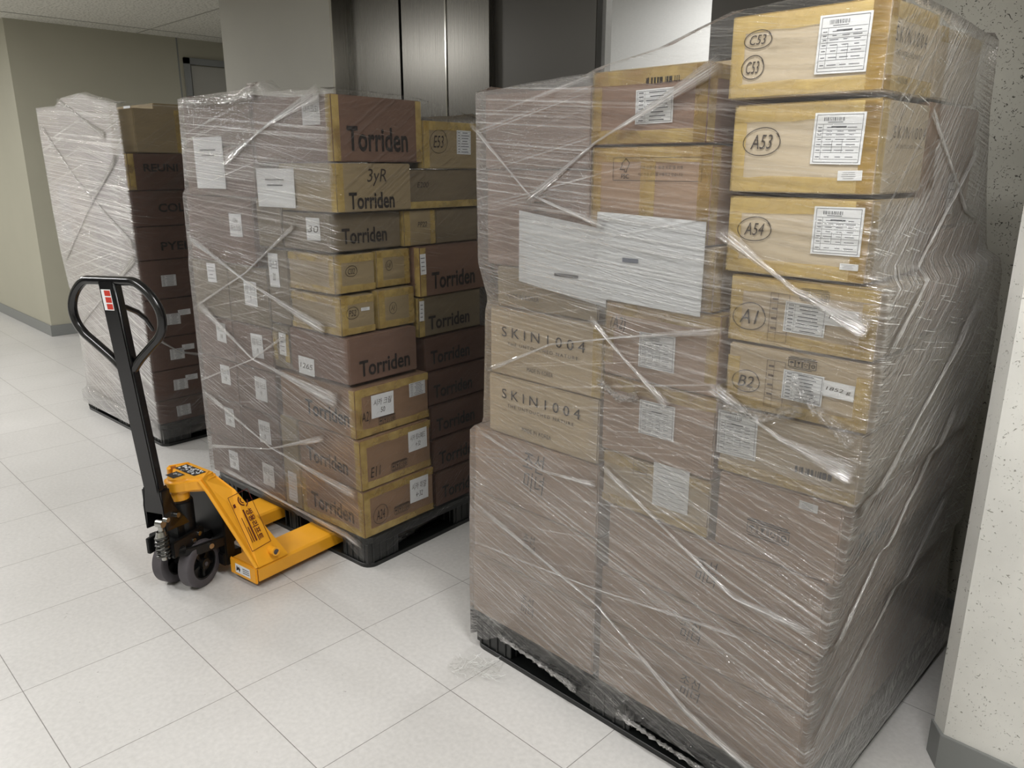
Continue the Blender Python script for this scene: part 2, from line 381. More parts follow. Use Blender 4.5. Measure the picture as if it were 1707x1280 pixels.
# corridor corner block far behind (returns to face the hall)
struct('wall_left', MB().box(-10, -5.5, 1.18, 2.62, 0, CEIL), M['grey_wall'])
struct('wall_left_far', MB().box(-10, -5.5, 2.62, 7.5, 0, CEIL), M['grey_wall'])
struct('baseboard_left', MB().box(-10, -5.488, 1.168, 2.62, 0, .1), M['base'], .002)
dr = MB().box(-5.5, -5.47, 2.66, 2.72, 0, 2.52).box(-5.5, -5.47, 3.66, 3.72, 0, 2.52).box(-5.5, -5.47, 2.66, 3.72, 2.46, 2.52)
fr = struct('door_1', dr, M['base'], .004)
lf = MB().box(-5.5, -5.485, 2.73, 3.65, .01, 2.45).build('door_leaf', M['door'], fr)
struct('trim_2', MB().box(-5.5, -5.495, 2.612, 2.624, 0, CEIL), M['base'])
# elevator wall
EY = 1.87
struct('wall_back', MB().box(-3.05, -1.70, EY, EY + .35, 0, CEIL), M['lift_wall'])
struct('trim_3', MB().box(-1.70, -1.675, EY - .012, EY + .14, 0, CEIL), M['stainless'], .002)
struct('wall_shaft', MB().box(-1.7, -.70, EY + .35, EY + .45, 0, CEIL), M['dark_gap'])
struct('wall_stainless', MB().box(-.70, -.40, EY, EY + .12, 0, CEIL), M['stainless_door'], .002)
struct('trim_4', MB().box(-.712, -.70, EY - .006, EY + .14, 0, CEIL), M['stainless'], .002)
# added open lift: dark leaves and lit cab stand in for reflected bands
struct('added_door_4', MB().box(-.42, .205, EY + .04, EY + .08, 0, CEIL), M['dark_band'], .003)
struct('added_door_5', MB().box(.745, 1.46, EY + .04, EY + .08, 0, CEIL), M['dark_band'], .003)
struct('added_cab_wall', MB().box(-1.3, 1.45, EY + 1.5, EY + 1.54, 0, 2.6).box(-1.34, -1.3, EY + .46, EY + 1.5, 0, 2.6).box(1.45, 1.49, EY + .12, EY + 1.5, 0, 2.6), M['cab'])
struct('added_cab_ceiling', MB().box(-1.34, 1.49, EY + .12, EY + 1.54, 2.6, 2.64), M['cab'])
struct('added_cab_front', MB().box(-.70, .19, EY + .12, EY + .16, 0, 2.6).box(-1.34, -.70, EY + .455, EY + .46, 0, 2.6), M['cab'])
d = struct('door_2', MB().box(-1.68, -1.178, EY + .08, EY + .12, 0, CEIL), M['stainless_door'], .003)
d = struct('door_3', MB().box(-1.162, -.69, EY + .08, EY + .12, 0, CEIL), M['stainless_door'], .003)
struct('wall_right', MB().box(1.45, 6, EY, EY + .5, 0, CEIL), M['concrete'])
struct('baseboard_back', MB().box(1.45, 6, EY - .012, EY, 0, .105), M['base'], .002)
struct('pillar_right', MB().prism([(2.035, 1.146, 0), (6, 1.146, 0), (6, EY, 0), (2.0, EY, 0), (2.0, 1.185, 0)], (0, 0, CEIL)), M['pillar'])
struct('baseboard_right', MB().prism([(2.03, 1.136, 0), (6, 1.136, 0), (6, 1.15, 0), (2.04, 1.15, 0), (2.01, 1.19, 0), (1.992, 1.19, 0)], (0, 0, .1)), M['base'], .001)
# opposite side of the hall, behind the camera
struct('wall_front', MB().box(-10, 6, -3.7, -3.6, 0, CEIL), M['white_wall'])
struct('added_door_6', MB().box(-6.0, -4.15, -3.62, -3.58, 0, CEIL - .02), M['dark_wall'])  # added unseen dark panel for the lift steel to reflect
struct('added_door_7', MB().box(-2.75, -1.0, -3.62, -3.58, 0, CEIL - .02), M['dark_wall'])  # another added panel out of view, placed for its reflection
struct('wall_end_left', MB().box(-10.1, -10, -3.7, 1.2, 0, CEIL), M['white_wall'])
struct('wall_end_right', MB().box(6, 6.1, -3.7, 7.5, 0, CEIL), M['white_wall'])
struct('wall_end_far', MB().box(-10, 6, 7.5, 7.6, 0, CEIL), M['grey_wall'])

# ------------------------------------------------------------------ pallets
PAL = {1: ((.775, .66), 0.0), 2: ((-.968, .614), R(4.5)), 3: ((-2.905, .65), R(2.5))}
PH = .125
def pallet_mesh_parts(root, W=1.1, mid=.55, mw=.07):
    t = MB()                                     # deck: frame, slats with slots
    e = .06
    def rr(x0, x1, y0, y1, r, n=5):
        pts = []
        for cx, cy, a in ((x1 - r, y0 + r, -90), (x1 - r, y1 - r, 0), (x0 + r, y1 - r, 90), (x0 + r, y0 + r, 180)):
            for k in range(n + 1):
                q = R(a + 90 * k / n); pts.append((cx + r * math.cos(q), cy + r * math.sin(q)))
        return pts
    for z0, z1, ins in ((.10, PH, 0), (0, .016, 0.0)):
        o_ = rr(ins, W - ins, ins, W - ins, .045); i_ = rr(e, W - e, e, W - e, .012); n = len(o_)
        mbt = t if z0 > .05 else MB()
        rings = [[(x, y, z) for x, y in pp] for pp, z in ((o_, z0), (o_, z1), (i_, z1), (i_, z0), (o_, z0))]
        mbt.ring(rings, caps=False)
        if z0 > .05:
            for k in range(11): y = e + (W - 2 * e) * (k + .5) / 11; mbt.box(e - .002, W - e + .002, y - .03, y + .03, z0 + .004, z1 - .001)
            for k in range(6): x = e + (W - 2 * e) * (k + .5) / 6; mbt.box(x - .012, x + .012, e - .002, W - e + .002, z0 - .009, z1 - .003)
            # skirt with fork pockets
            mbt.box(.05, W - .05, .004, .016, .088, .10).box(.05, W - .05, W - .016, W - .004, .088, .10)
            mbt.box(.004, .016, .05, W - .05, .088, .10).box(W - .016, W - .004, .05, W - .05, .088, .10)
            mbt.build('top_deck', M['black_plastic'], root, .0015, seg=1)
        else:
            # slotted runners
            for k in range(3):
                y = (.0 + e / 2, W / 2, W - e / 2)[k]
                if k == 1: mbt.box(e - .002, W - e + .002, y - .05, y + .05, 0.001, .015); mbt.box(y - .05, y + .05, e - .002, W - e + .002, 0.001, .015)
            for a in (0, 1):
                for q in (0, 1):
                    c = .072 if q == 0 else W - .072
                    for rr_ in (0, .028):
                        cc = c + rr_ * (1 if q == 0 else -1)
                        bb = (e, W - e, cc - .004, cc + .004, .001, .015)
                        mbt.box(*bb) if a == 0 else mbt.box(bb[2], bb[3], bb[0], bb[1], bb[4], bb[5])
                    for k in range(15):
                        s0 = e + (W - 2 * e) * k / 14
                        lo, hi = (e - .002, .105) if q == 0 else (W - .105, W - e + .002)
                        mbt.box(s0 - .008, s0 + .008, lo, hi, .0015, .0145) if a == 0 else mbt.box(lo, hi, s0 - .008, s0 + .008, .0015, .0145)
            mbt.build('bottom_frame', M['black_plastic'], root, .001, seg=1)
    for i in range(3):
        for j in range(3):
            cx = (.085, mid, W - .085)[i]; cy = (.085, W / 2, W - .085)[j]; hw = .078 if i != 1 else mw; hh = .078 if j != 1 else .07
            b = MB().box(cx - hw, cx + hw, cy - hh, cy + hh, .0155, .0995)
            for k in range(4):      # ribs on the sides
                q = (k - 1.5) * .036
                b.box(cx + q - .003, cx + q + .003, cy - hh - .004, cy + hh + .004, .0165, .0985)
                b.box(cx - hw - .004, cx + hw + .004, cy + q - .003, cy + q + .003, .0165, .0985)
            b.build('foot', M['black_plastic'], root, .002, seg=1)
for k, lab in ((1, 'black plastic pallet under the tall pile beside the pitted concrete pillar'),
               (2, 'black plastic pallet with the yellow jack forks pushed into it'),
               (3, 'black plastic pallet under the whitish pile nearest the corridor corner')):
    r_ = empty('plastic_pallet', (PAL[k][0][0], PAL[k][0][1], 0), PAL[k][1]); tag(r_, lab, 'pallet', 'black plastic pallets')
    pallet_mesh_parts(r_, 1.1, *((.603, .032) if k == 2 else (.55, .07)))

# ------------------------------------------------------------------ printed and written parts
def label_table(w_, h_, style=0, seed=0):
    rn = random.Random(seed + int(w_ * 1000)); G = []
    if style == 0:                         # big shipping label: frame, barcode, rows
        G.append(frame(0, 0, w_ * .9, h_ * .92, .0009))
        x = -w_ * .30
        while x < w_ * .10: b_ = rn.choice((.0006, .0011, .0017)); G.append(rect(x, h_ * .375, b_, h_ * .07)); x += b_ + rn.choice((.0012, .0018))
        G.append(rect(-w_ * .08, h_ * .315, w_ * .3, .0012))
        rows = [.28, .17, .10, .03, -.06, -.16, -.27, -.40]
        for r in rows: G.append(rect(0, h_ * r, w_ * .86, .0006))
        for r in rows[1:]:
            G.append(rect(-w_ * .37, h_ * (r + .045), w_ * .08, h_ * .016))
            for q in range(3):
                ww = rn.uniform(.08, .2); G.append(rect(-w_ * .18 + q * w_ * .22, h_ * (r + .045), w_ * ww, h_ * .013))
        G.append(rect(-w_ * .31, -h_ * .06, .0006, h_ * .68)); G.append(rect(w_ * .1, -h_ * .15, .0006, h_ * .25)); G.append(rect(-w_ * .1, -h_ * .15, .0006, h_ * .25))
        G.append(rect(w_ * .0, h_ * .225, w_ * .3, h_ * .03))
    elif style == 1:                       # dense small print table
        G.append(frame(0, 0, w_ * .92, h_ * .9, .0008)); n = 8
        for i in range(n):
            yy = h_ * (.40 - .80 * i / (n - 1)); G.append(rect(0, yy - h_ * .05, w_ * .9, .0004))
            G.append(rect(-w_ * .35, yy, w_ * .13, h_ * .032)); G.append(rect(w_ * .08 + rn.uniform(-.02, .02) * w_, yy, w_ * rn.uniform(.3, .6), h_ * .03))
        G.append(rect(-w_ * .25, 0, .0005, h_ * .9))
    elif style == 2:                       # few lines
        for i in range(4): G.append(rect(-w_ * .05, h_ * (.3 - .2 * i), w_ * rn.uniform(.4, .75), h_ * .035))
    elif style == 3:                       # ruled form with light lines
        for i in range(9): G.append(rect(0, h_ * (.4 - .1 * i), w_ * .8, .0008))
    return join(*G)

def care_icons(w_):
    """row of four framed handling marks: umbrella, fragile glass, recycling arrows, hand; a line of small print above and below"""
    G = []; s = w_ / 4
    for i in range(4):
        cx = -w_ / 2 + s * (i + .5); G.append(frame(cx, 0, s * .88, s * .95, .0012))
        if i == 0:
            n = 8; v = [Vector((cx + math.cos(math.pi * k / n) * s * .3, s * .02 + math.sin(math.pi * k / n) * s * .26, 0)) for k in range(n + 1)]
            G.append((v, [tuple(range(n + 1))])); G.append(rect(cx, -s * .14, s * .06, s * .34))
        elif i == 1:
            G.append(([Vector((cx + a * s, b * s, 0)) for a, b in ((-.24, .3), (-.06, -.02), (.06, -.02), (.24, .3))], [(0, 1, 2, 3)])); G.append(rect(cx, -s * .14, s * .06, s * .25)); G.append(rect(cx, -s * .28, s * .28, s * .05))
        elif i == 2:
            for k in range(3):
                a = 2 * math.pi * k / 3 + .5; G.append(shift(rect(0, 0, s * .3, s * .09), cx + math.cos(a) * s * .2, math.sin(a) * s * .2, a + math.pi / 2))
        else:
            G.append(ellipse_stroke(cx, .0, s * .2, s * .26, s * .05)); G.append(rect(cx, 0, s * .3, s * .06))
    G.append(rect(0, s * .7, w_, s * .12)); G.append(rect(0, s * .9, w_ * .9, s * .1)); G.append(rect(-w_ * .05, -s * .68, w_ * .8, s * .08))
    return join(*G)

def fsc_mark():
    """tree outline, FSC and the two lines in a thin frame (0.22 x 0.055)"""
    G = [frame(0, 0, .235, .05, .0012)]
    tree = [(-.016, -.004), (-.010, .006), (-.012, .008), (-.006, .015), (0, .020), (.006, .015), (.010, .010), (.007, .002), (.003, -.004), (.003, -.009), (-.003, -.009), (-.003, -.004)]
    for a, b in zip(tree, tree[1:] + tree[:1]):
        p, q = Vector((*a, 0)), Vector((*b, 0)); dv = q - p; mpt = (p + q) / 2
        G.append(shift(rect(0, 0, dv.length + .001, .0016), mpt.x - .082, mpt.y + .003, math.atan2(dv.y, dv.x)))
    G.append(shift(fit_text('FSC', .022, bold=.01), -.083, -.016))
    G.append(shift(fit_text('"자원 순환"과 "환경 보호"를 위해', .115), .012, .004))
    G.append(shift(fit_text('FSC 인증 용지를 사용하고 있습니다.', .118), .013, -.011))
    return join(*G)

def circled(s, w_, h_, t=.0009):
    return join(shift(fit_text(s, w_ * .62, h_ * .5, shear=.25), 0, 0), ellipse_stroke(0, 0, w_ / 2, h_ / 2, t))

# ------------------------------------------------------------------ cartons
def frame_of(k): 
    o, th = PAL[k]; return Matrix.Translation((o[0], o[1], 0)) @ Matrix.Rotation(th, 4, 'Z')
BOX_SRC = {}
def carton(k, x0, x1, y0, y1, z0, z1, col, label, feats=(), tape='', group=None, name='cardboard_box', tilt=0.0):
    if k == 2: col = {'tan': 'olive', 'olive': 'olive2', 'umber': 'umber2', 'brown': 'brown2'}.get(col, col)  # middle pile gets darker kraft: its shade is put into the colour
    cx, cy = (x0 + x1) / 2, (y0 + y1) / 2; wx, wy, wz = x1 - x0, y1 - y0, z1 - z0
    Mx = frame_of(k) @ Matrix.Translation((cx, cy, z0))
    root = empty(name, Mx.translation, PAL[k][1] + tilt)
    tag(root, label, 'box', group or {1: 'cartons on the pallet beside the pillar', 2: 'cartons on the pallet above the yellow jack', 3: 'cartons on the pallet nearest the corridor'}[k])
    rn = random.Random(int(x0 * 997 + z0 * 7919 + y0 * 331 + k))
    # body: softened carton whose faces bulge slightly
    bm = bmesh.new(); bmesh.ops.create_cube(bm, size=1)
    bmesh.ops.scale(bm, vec=(wx, wy, wz), verts=bm.verts); bmesh.ops.translate(bm, vec=(0, 0, wz / 2), verts=bm.verts)
    bmesh.ops.bevel(bm, geom=list(bm.edges), offset=.0035, segments=2, affect='EDGES')
    bm2 = bmesh.ops.subdivide_edges(bm, edges=[e for e in bm.edges if e.calc_length() > .05], cuts=3, use_grid_fill=True)
    for v in bm.verts:
        q = Vector((v.co.x / wx * 2, v.co.y / wy * 2, (v.co.z - wz / 2) / wz * 2))
        bul = .0016 * noise.noise(Vector((q.x * 1.3 + cx * 9, q.y * 1.3 + cy * 9, q.z * 1.3 + z0 * 9)))
        if abs(q.y) > .97 and abs(q.x) < .9 and abs(q.z) < .8: v.co.y += bul
        if abs(q.x) > .97 and abs(q.y) < .9 and abs(q.z) < .8: v.co.x += bul
    me = bpy.data.meshes.new('carton'); bm.to_mesh(me); bm.free(); me.materials.append(M[col])
    me.polygons.foreach_set('use_smooth', [True] * len(me.polygons)); me.set_sharp_from_angle(angle=R(50))
    body = bpy.data.objects.new('carton', me); C.objects.link(body); body.parent = root
    # tape: T top edge, B bottom edge, S side edges, V vertical centre strip
    if tape:
        t = MB(); e = .0008; hx, hy = wx / 2, wy / 2
        def strip(face, a0, a1, b0, b1):
            n = max(2, int((a1 - a0) / .04)); pts = []
            for i in range(n + 1):
                a = a0 + (a1 - a0) * i / n
                pts.append((a, b0 + rn.uniform(-.002, .002) * (b0 > .01), b1 + rn.uniform(-.002, .002) * (b1 < wz - .01)))
            off = (hy if face == 'f' else hx) + e + .0014
            v = []; f = []
            for i, (a, lo, hi) in enumerate(pts):
                for zz in (lo, hi): v.append(Vector((a, -off, zz)) if face == 'f' else Vector((off, a, zz)))
                if i: f.append((2 * i - 2, 2 * i, 2 * i + 1, 2 * i - 1))
            t.add(v, f)
        th = min(.032, wz * .2)
        if 'T' in tape: strip('f', -hx, hx, wz - th, wz - .001); t.box(-hx, hx, -hy, -hy + .05, wz + .0004, wz + .0012)
        if 'B' in tape: strip('f', -hx, hx, .002, th * .95)
        if 'S' in tape: strip('f', -hx, -hx + .028, th * .9, wz - th); strip('f', hx - .03, hx, th * .9, wz - th)
        if 'V' in tape: strip('f', -.02, .02, th, wz - th)
        if 'R' in tape: strip('r', -hy, hy, wz - th, wz - .001); strip('r', -hy, hy, .002, th * .95)
        if 'E' in tape: strip('r', -hy, -hy + .03, .002, wz - .002); strip('f', hx - .03, hx, .002, wz - .002)
        if 'F' in tape: strip('r', hy - .028, hy, .002, wz - .002)
        if 't' in tape: strip('r', -hy, hy, wz - th, wz - .001)
        if 'b' in tape: strip('r', -hy, hy, .002, th * .95)
        t.build('packing_tape', M['tape'], root, fixn=False)
    # printed features: (kind, face, a, z, w, h, extra) with a, z in pallet coordinates
    for ft in feats:
        kd, face, a, z, w_, h_ = ft[:6]; ex = ft[6] if len(ft) > 6 else None
        la = a - (cx if face == 'f' else cy); lz = z - z0
        off0 = (wy if face == 'f' else wx) / 2 + .0022
        MX = face_matrix(face, la, lz, off0)
        if kd == 'text':
            flat('lettering', fit_text(ex, w_, h_ * 1.12, bold=.022, sx=.8), MX, M['ink'], root)
        elif kd == 'logo':       # spaced capitals over a faint small line
            flat('lettering', join(fit_text('SKIN1004', w_, h_, space=1.55), shift(fit_text('THE UNTOUCHED NATURE', w_ * .85, h_ * .32, space=1.3), 0, -h_ * 1.15)), MX, M[ex or 'ink'], root)
        elif kd == 'small':
            flat('small_print', fit_text(ex, w_, h_, space=1.05), MX, M['ink'], root)
        elif kd == 'pen':
            flat('marker_writing', fit_text(ex, w_, h_, shear=.2, line=.95), MX, M['pen'], root)
        elif kd == 'circ':
            flat('marker_writing', circled(ex, w_, h_), MX, M['pen'], root)
        elif kd == 'care':
            flat('handling_marks', care_icons(w_), MX, M['ink'], root)
        elif kd == 'fsc':
            flat('printed_notice', fsc_mark(), MX, M['ink'], root)
        elif kd == 'bars':
            G = []; x = -w_ / 2
            while x < w_ / 2: b_ = rn.choice((.002, .005, .008)); G.append(rect(x, 0, b_, h_)); x += b_ + .003
            flat('printed_bars', join(*G), MX, M['ink'], root)
        elif kd == 'form':       # faint printed table on the carton
            G = [frame(0, 0, w_, h_, .001)] + [rect(0, h_ * (.3 - .2 * i), w_, .0008) for i in range(4)] + [rect(-w_ * .25, h_ * (.38 - .2 * i), w_ * .3, h_ * .04) for i in range(4)] + [rect(-w_ * .1, 0, .0008, h_)]
            flat('printed_form', join(*G), MX, M['inkgrey'], root)
        elif kd in ('label', 'table', 'note', 'ruled'):
            rot = Matrix.Rotation(R(rn.uniform(-1.6, 1.6)), 4, 'Z')
            lb = MB().box(-w_ / 2, w_ / 2, -h_ / 2, h_ / 2, 0, .0006, MX @ rot).build('shipping_label' if kd in ('label', 'table') else 'paper_note', M['paper'], root)
            MXt = MX @ rot @ Matrix.Translation((0, 0, .0009))
            if kd == 'label': geo = label_table(w_, h_, 0, rn.randint(0, 99))
            elif kd == 'table': geo = label_table(w_, h_, 1, rn.randint(0, 99))
            elif kd == 'ruled': geo = label_table(w_, h_, 3)
            else: geo = fit_text(ex, w_ * .8, h_ * (.62 if '\n' in ex else .3), shear=.15, line=1.1) if ex else label_table(w_, h_, 2, rn.randint(0, 99))
            flat('printed_table' if kd in ('label', 'table', 'ruled') else 'handwriting', geo, MXt, M['pen' if ex else 'print'], lb)
    return root

# --- pile on the pallet beside the pillar (x along the front, y into the depth, z up)
P = PH + .004
K = '조선\n미녀'
carton(1, .0, .49, .0, .45, P, .338, 'brown', 'lowest plain brown carton marked 조선미녀 at the outer corner of its pile, under two alike', [('pen', 'f', .24, .245, .055, .065, K)])
carton(1, .008, .49, .0, .45, .342, .548, 'brown', 'plain brown carton marked 조선미녀, middle of three alike at the outer corner', [('pen', 'f', .245, .45, .05, .06, K)])
carton(1, .015, .49, .0, .45, .552, .758, 'brown', 'plain brown carton with bold 조선미녀 scrawl directly under the SKIN1004 cartons', [('pen', 'f', .26, .675, .085, .12, K)], 'F')
carton(1, .512, 1.085, .0, .45, P, .330, 'brown', 'wide brown carton marked 조선미녀 lying lowest on the pallet, nearest the camera', [('pen', 'f', .80, .255, .06, .065, K)])
carton(1, .512, 1.085, .0, .45, .334, .482, 'brown', 'wide brown carton marked 조선미녀, middle of the three wide ones', [('pen', 'f', .79, .415, .06, .065, K)])
carton(1, .53, 1.10, .0, .45, .486, .664, 'brown', 'wide brown carton marked 조선미녀, uppermost of the three wide ones', [('pen', 'f', .82, .585, .06, .065, K)])
carton(1, .08, .485, .0, .42, .762, .936, 'tan', 'tan SKIN1004 carton standing on the bold scrawled brown carton', [('logo', 'f', .28, .885, .29, .028), ('small', 'f', .27, .795, .11, .012, 'MADE IN KOREA')])
carton(1, .087, .49, .0, .42, .94, 1.128, 'tan', 'tan SKIN1004 carton, upper of the two stacked at the outer corner', [('logo', 'f', .285, 1.065, .30, .028), ('small', 'f', .28, .972, .095, .012, 'MADE IN KOREA')], 'E')
carton(1, .10, .46, .015, .42, 1.132, 1.243, 'olive', 'thin olive-brown carton under the white sheet, on the SKIN1004 cartons', [('small', 'f', .2, 1.165, .12, .012, 'MADE IN KOREA')])
carton(1, .066, .43, .01, .42, 1.247, 1.498, 'umber', 'dark brown carton below the topmost one of the outer corner stack', [('form', 'f', .3, 1.40, .14, .1)])
carton(1, .06, .425, .01, .42, 1.502, 1.69, 'umber', 'dark brown topmost carton of the outer corner stack, wrapped in glinting film')
carton(1, .505, .815, .0, .36, .67, .81, 'tan', 'tan carton with a tilted white list, just above the wide brown cartons', [('ruled', 'f', .71, .765, .1, .11), ('form', 'f', .65, .79, .1, .04)], 'TB')
carton(1, .496, .815, .0, .36, .814, 1.008, 'brown', 'taped brown carton with a framed label, lower of two alike', [('label', 'f', .66, .925, .1, .085)], 'T')
carton(1, .496, .81, .0, .36, 1.012, 1.195, 'brown', 'taped brown carton with a framed label just under the large white sheet', [('label', 'f', .65, 1.09, .1, .085), ('pen', 'f', .535, 1.14, .045, .04, '(A2)')], 'TSR')
carton(1, .462, .785, .0, .36, 1.199, 1.338, 'tan', 'yellow taped tan carton hidden behind the large white sheet', [], 'SEB')
carton(1, .442, .762, .0, .36, 1.342, 1.55, 'brown', 'brown carton printed with a framed FSC tree notice', [('fsc', 'f', .622, 1.502, .235, .05)], 'TVSE')
carton(1, .437, .742, .0, .36, 1.556, 1.715, 'umber', 'yellow taped brown carton with a small table label, beside the C53 carton', [('table', 'f', .61, 1.635, .098, .072), ('bars', 'f', .63, 1.688, .08, .012)], 'TBSEt')
carton(1, .47, .76, .37, .60, 1.342, 1.765, 'olive', 'tall olive carton standing behind the yellow taped carton near the elevator')
carton(1, .835, 1.115, .0, .42, .668, .845, 'brown', 'brown carton with four handling marks, printed Torriden on its side face', [('care', 'f', .962, .735, .1, .03), ('note', 'f', 1.045, .825, .04, .018), ('text', 'r', .2, .72, .2, .05, 'Torriden')])
carton(1, .83, 1.135, .0, .25, .849, 1.0, 'tan', 'tan carton under crumpled film with a bluish framed label, below the lighter lettered B carton', [('label', 'f', .87, .94, .095, .1), ('bars', 'f', 1.05, .90, .08, .014)], 'B')
carton(1, .835, 1.14, .0, .25, 1.006, 1.144, 'tan', 'tan carton circled B with a white weight slip, fifth down from C53', [('table', 'f', 1.005, 1.075, .085, .062), ('note', 'f', 1.078, 1.083, .062, .032, '1852 g'), ('circ', 'f', .88, 1.065, .06, .05, 'B2'), ('form', 'f', .945, 1.07, .04, .1), ('care', 'f', 1.0, 1.122, .06, .02)], 'BS')
carton(1, .83, 1.135, .0, .25, 1.15, 1.288, 'tan', 'tan carton circled A1 with a white weight slip, below the A54 carton', [('table', 'f', .995, 1.215, .085, .062), ('note', 'f', 1.068, 1.226, .062, .032, '1836 g'), ('circ', 'f', .875, 1.205, .07, .06, 'A1'), ('form', 'f', .94, 1.21, .04, .1), ('care', 'f', 1.01, 1.262, .06, .02)], 'TBS')
carton(1, .812, 1.10, .0, .25, 1.295, 1.448, 'pale', 'pale yellow-taped carton circled A54 with a large shipping label', [('label', 'f', 1.04, 1.39, .095, .09), ('circ', 'f', .87, 1.385, .07, .05, 'A54'), ('note', 'f', 1.07, 1.325, .035, .012)], 'TBSE')
carton(1, .808, 1.095, .0, .25, 1.458, 1.625, 'pale', 'pale yellow-taped carton circled A53 with a large shipping label', [('label', 'f', 1.022, 1.558, .095, .092), ('circ', 'f', .87, 1.555, .075, .055, 'A53'), ('note', 'f', 1.052, 1.492, .045, .018), ('logo', 'r', .15, 1.57, .17, .022, 'inkgrey')], 'TBSEV'.replace('V', ''))
carton(1, .79, 1.09, .0, .245, 1.638, 1.79, 'pale', 'topmost pale carton twice circled C53 with a large shipping label', [('label', 'f', 1.013, 1.722, .095, .1), ('circ', 'f', .845, 1.745, .055, .035, 'C53'), ('circ', 'f', .838, 1.695, .045, .045, 'C53'), ('logo', 'r', .11, 1.735, .16, .026), ('small', 'r', .09, 1.66, .05, .01, 'MADE IN KOREA')], 'TBSER')
# behind, along the side that faces the pillar
carton(1, .80, 1.09, .26, .54, 1.64, 1.775, 'pale', 'greyish carton right behind the topmost C53 carton, facing the pillar', [], 't')
carton(1, .80, 1.09, .265, .60, 1.38, 1.634, 'brown', 'brown carton with a white slip, behind the A53 carton, facing the pillar', [('note', 'r', .47, 1.45, .05, .09)])
carton(1, .82, 1.11, .27, .68, 1.15, 1.376, 'brown', 'brown carton behind the A54 and A1 cartons, facing the pillar')
carton(1, .82, 1.12, .27, .80, .855, 1.146, 'olive', 'large olive-grey carton halfway up the side facing the pillar')
carton(1, .82, 1.11, .44, .84, .668, .85, 'brown', 'brown carton behind the one with four handling marks, facing the pillar')
carton(1, .6, 1.085, .46, .93, P, .40, 'brown', 'brown carton low at the back corner towards the pillar')
carton(1, .6, 1.08, .46, .92, .404, .664, 'umber', 'darker brown carton upon the low back corner carton towards the pillar')

# --- pile over the yellow jack
T = 'Torriden'
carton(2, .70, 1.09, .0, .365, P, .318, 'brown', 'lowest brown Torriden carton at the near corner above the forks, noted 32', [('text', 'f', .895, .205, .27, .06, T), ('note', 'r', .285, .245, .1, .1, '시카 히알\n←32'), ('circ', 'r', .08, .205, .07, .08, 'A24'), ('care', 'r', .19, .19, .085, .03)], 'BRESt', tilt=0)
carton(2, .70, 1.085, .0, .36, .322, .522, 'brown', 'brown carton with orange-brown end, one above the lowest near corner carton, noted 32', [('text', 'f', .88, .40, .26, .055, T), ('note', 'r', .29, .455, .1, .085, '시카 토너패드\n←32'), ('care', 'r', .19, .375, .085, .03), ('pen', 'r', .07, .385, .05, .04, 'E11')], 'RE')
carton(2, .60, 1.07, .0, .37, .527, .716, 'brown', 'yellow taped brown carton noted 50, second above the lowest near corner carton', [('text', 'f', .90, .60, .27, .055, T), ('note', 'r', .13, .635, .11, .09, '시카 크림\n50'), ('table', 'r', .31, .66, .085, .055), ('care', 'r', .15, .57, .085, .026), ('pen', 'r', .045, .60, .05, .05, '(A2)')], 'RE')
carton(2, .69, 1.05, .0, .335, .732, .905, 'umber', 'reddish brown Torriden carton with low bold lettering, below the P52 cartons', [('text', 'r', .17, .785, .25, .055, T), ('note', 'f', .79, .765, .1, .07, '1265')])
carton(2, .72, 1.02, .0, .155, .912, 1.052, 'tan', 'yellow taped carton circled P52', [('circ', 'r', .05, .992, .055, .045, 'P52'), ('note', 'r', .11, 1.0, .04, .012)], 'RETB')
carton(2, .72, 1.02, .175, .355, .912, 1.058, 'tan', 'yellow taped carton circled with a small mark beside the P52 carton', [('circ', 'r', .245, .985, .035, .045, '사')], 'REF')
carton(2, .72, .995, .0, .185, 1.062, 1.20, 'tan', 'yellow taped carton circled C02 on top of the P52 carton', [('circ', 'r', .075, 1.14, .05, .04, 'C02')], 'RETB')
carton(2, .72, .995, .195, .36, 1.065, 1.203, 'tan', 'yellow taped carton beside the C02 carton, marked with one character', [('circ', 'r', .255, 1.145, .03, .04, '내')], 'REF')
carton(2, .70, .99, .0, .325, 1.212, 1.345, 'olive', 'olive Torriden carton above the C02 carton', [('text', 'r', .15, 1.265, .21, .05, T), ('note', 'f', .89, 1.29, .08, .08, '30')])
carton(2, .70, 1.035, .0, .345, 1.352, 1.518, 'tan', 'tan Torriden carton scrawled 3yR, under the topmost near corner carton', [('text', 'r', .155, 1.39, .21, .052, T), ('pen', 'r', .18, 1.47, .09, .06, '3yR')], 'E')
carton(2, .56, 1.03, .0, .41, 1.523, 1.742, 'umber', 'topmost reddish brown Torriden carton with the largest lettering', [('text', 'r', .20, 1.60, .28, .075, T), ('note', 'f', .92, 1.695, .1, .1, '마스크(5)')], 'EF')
# side column further back
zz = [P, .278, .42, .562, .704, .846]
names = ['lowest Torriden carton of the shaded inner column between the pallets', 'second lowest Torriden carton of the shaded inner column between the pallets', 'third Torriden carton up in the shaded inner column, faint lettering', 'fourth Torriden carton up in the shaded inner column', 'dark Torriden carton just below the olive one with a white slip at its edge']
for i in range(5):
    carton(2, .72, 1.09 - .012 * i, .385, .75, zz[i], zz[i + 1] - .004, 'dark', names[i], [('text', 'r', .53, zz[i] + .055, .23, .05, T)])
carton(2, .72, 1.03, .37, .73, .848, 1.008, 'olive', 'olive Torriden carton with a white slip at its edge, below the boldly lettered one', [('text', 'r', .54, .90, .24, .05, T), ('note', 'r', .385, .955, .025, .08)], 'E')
carton(2, .72, 1.04, .375, .75, 1.012, 1.205, 'umber', 'dark Torriden carton with bold lettering and a white slip, inner column', [('text', 'r', .56, 1.07, .25, .06, T), ('note', 'r', .39, 1.14, .03, .08)], 'E')
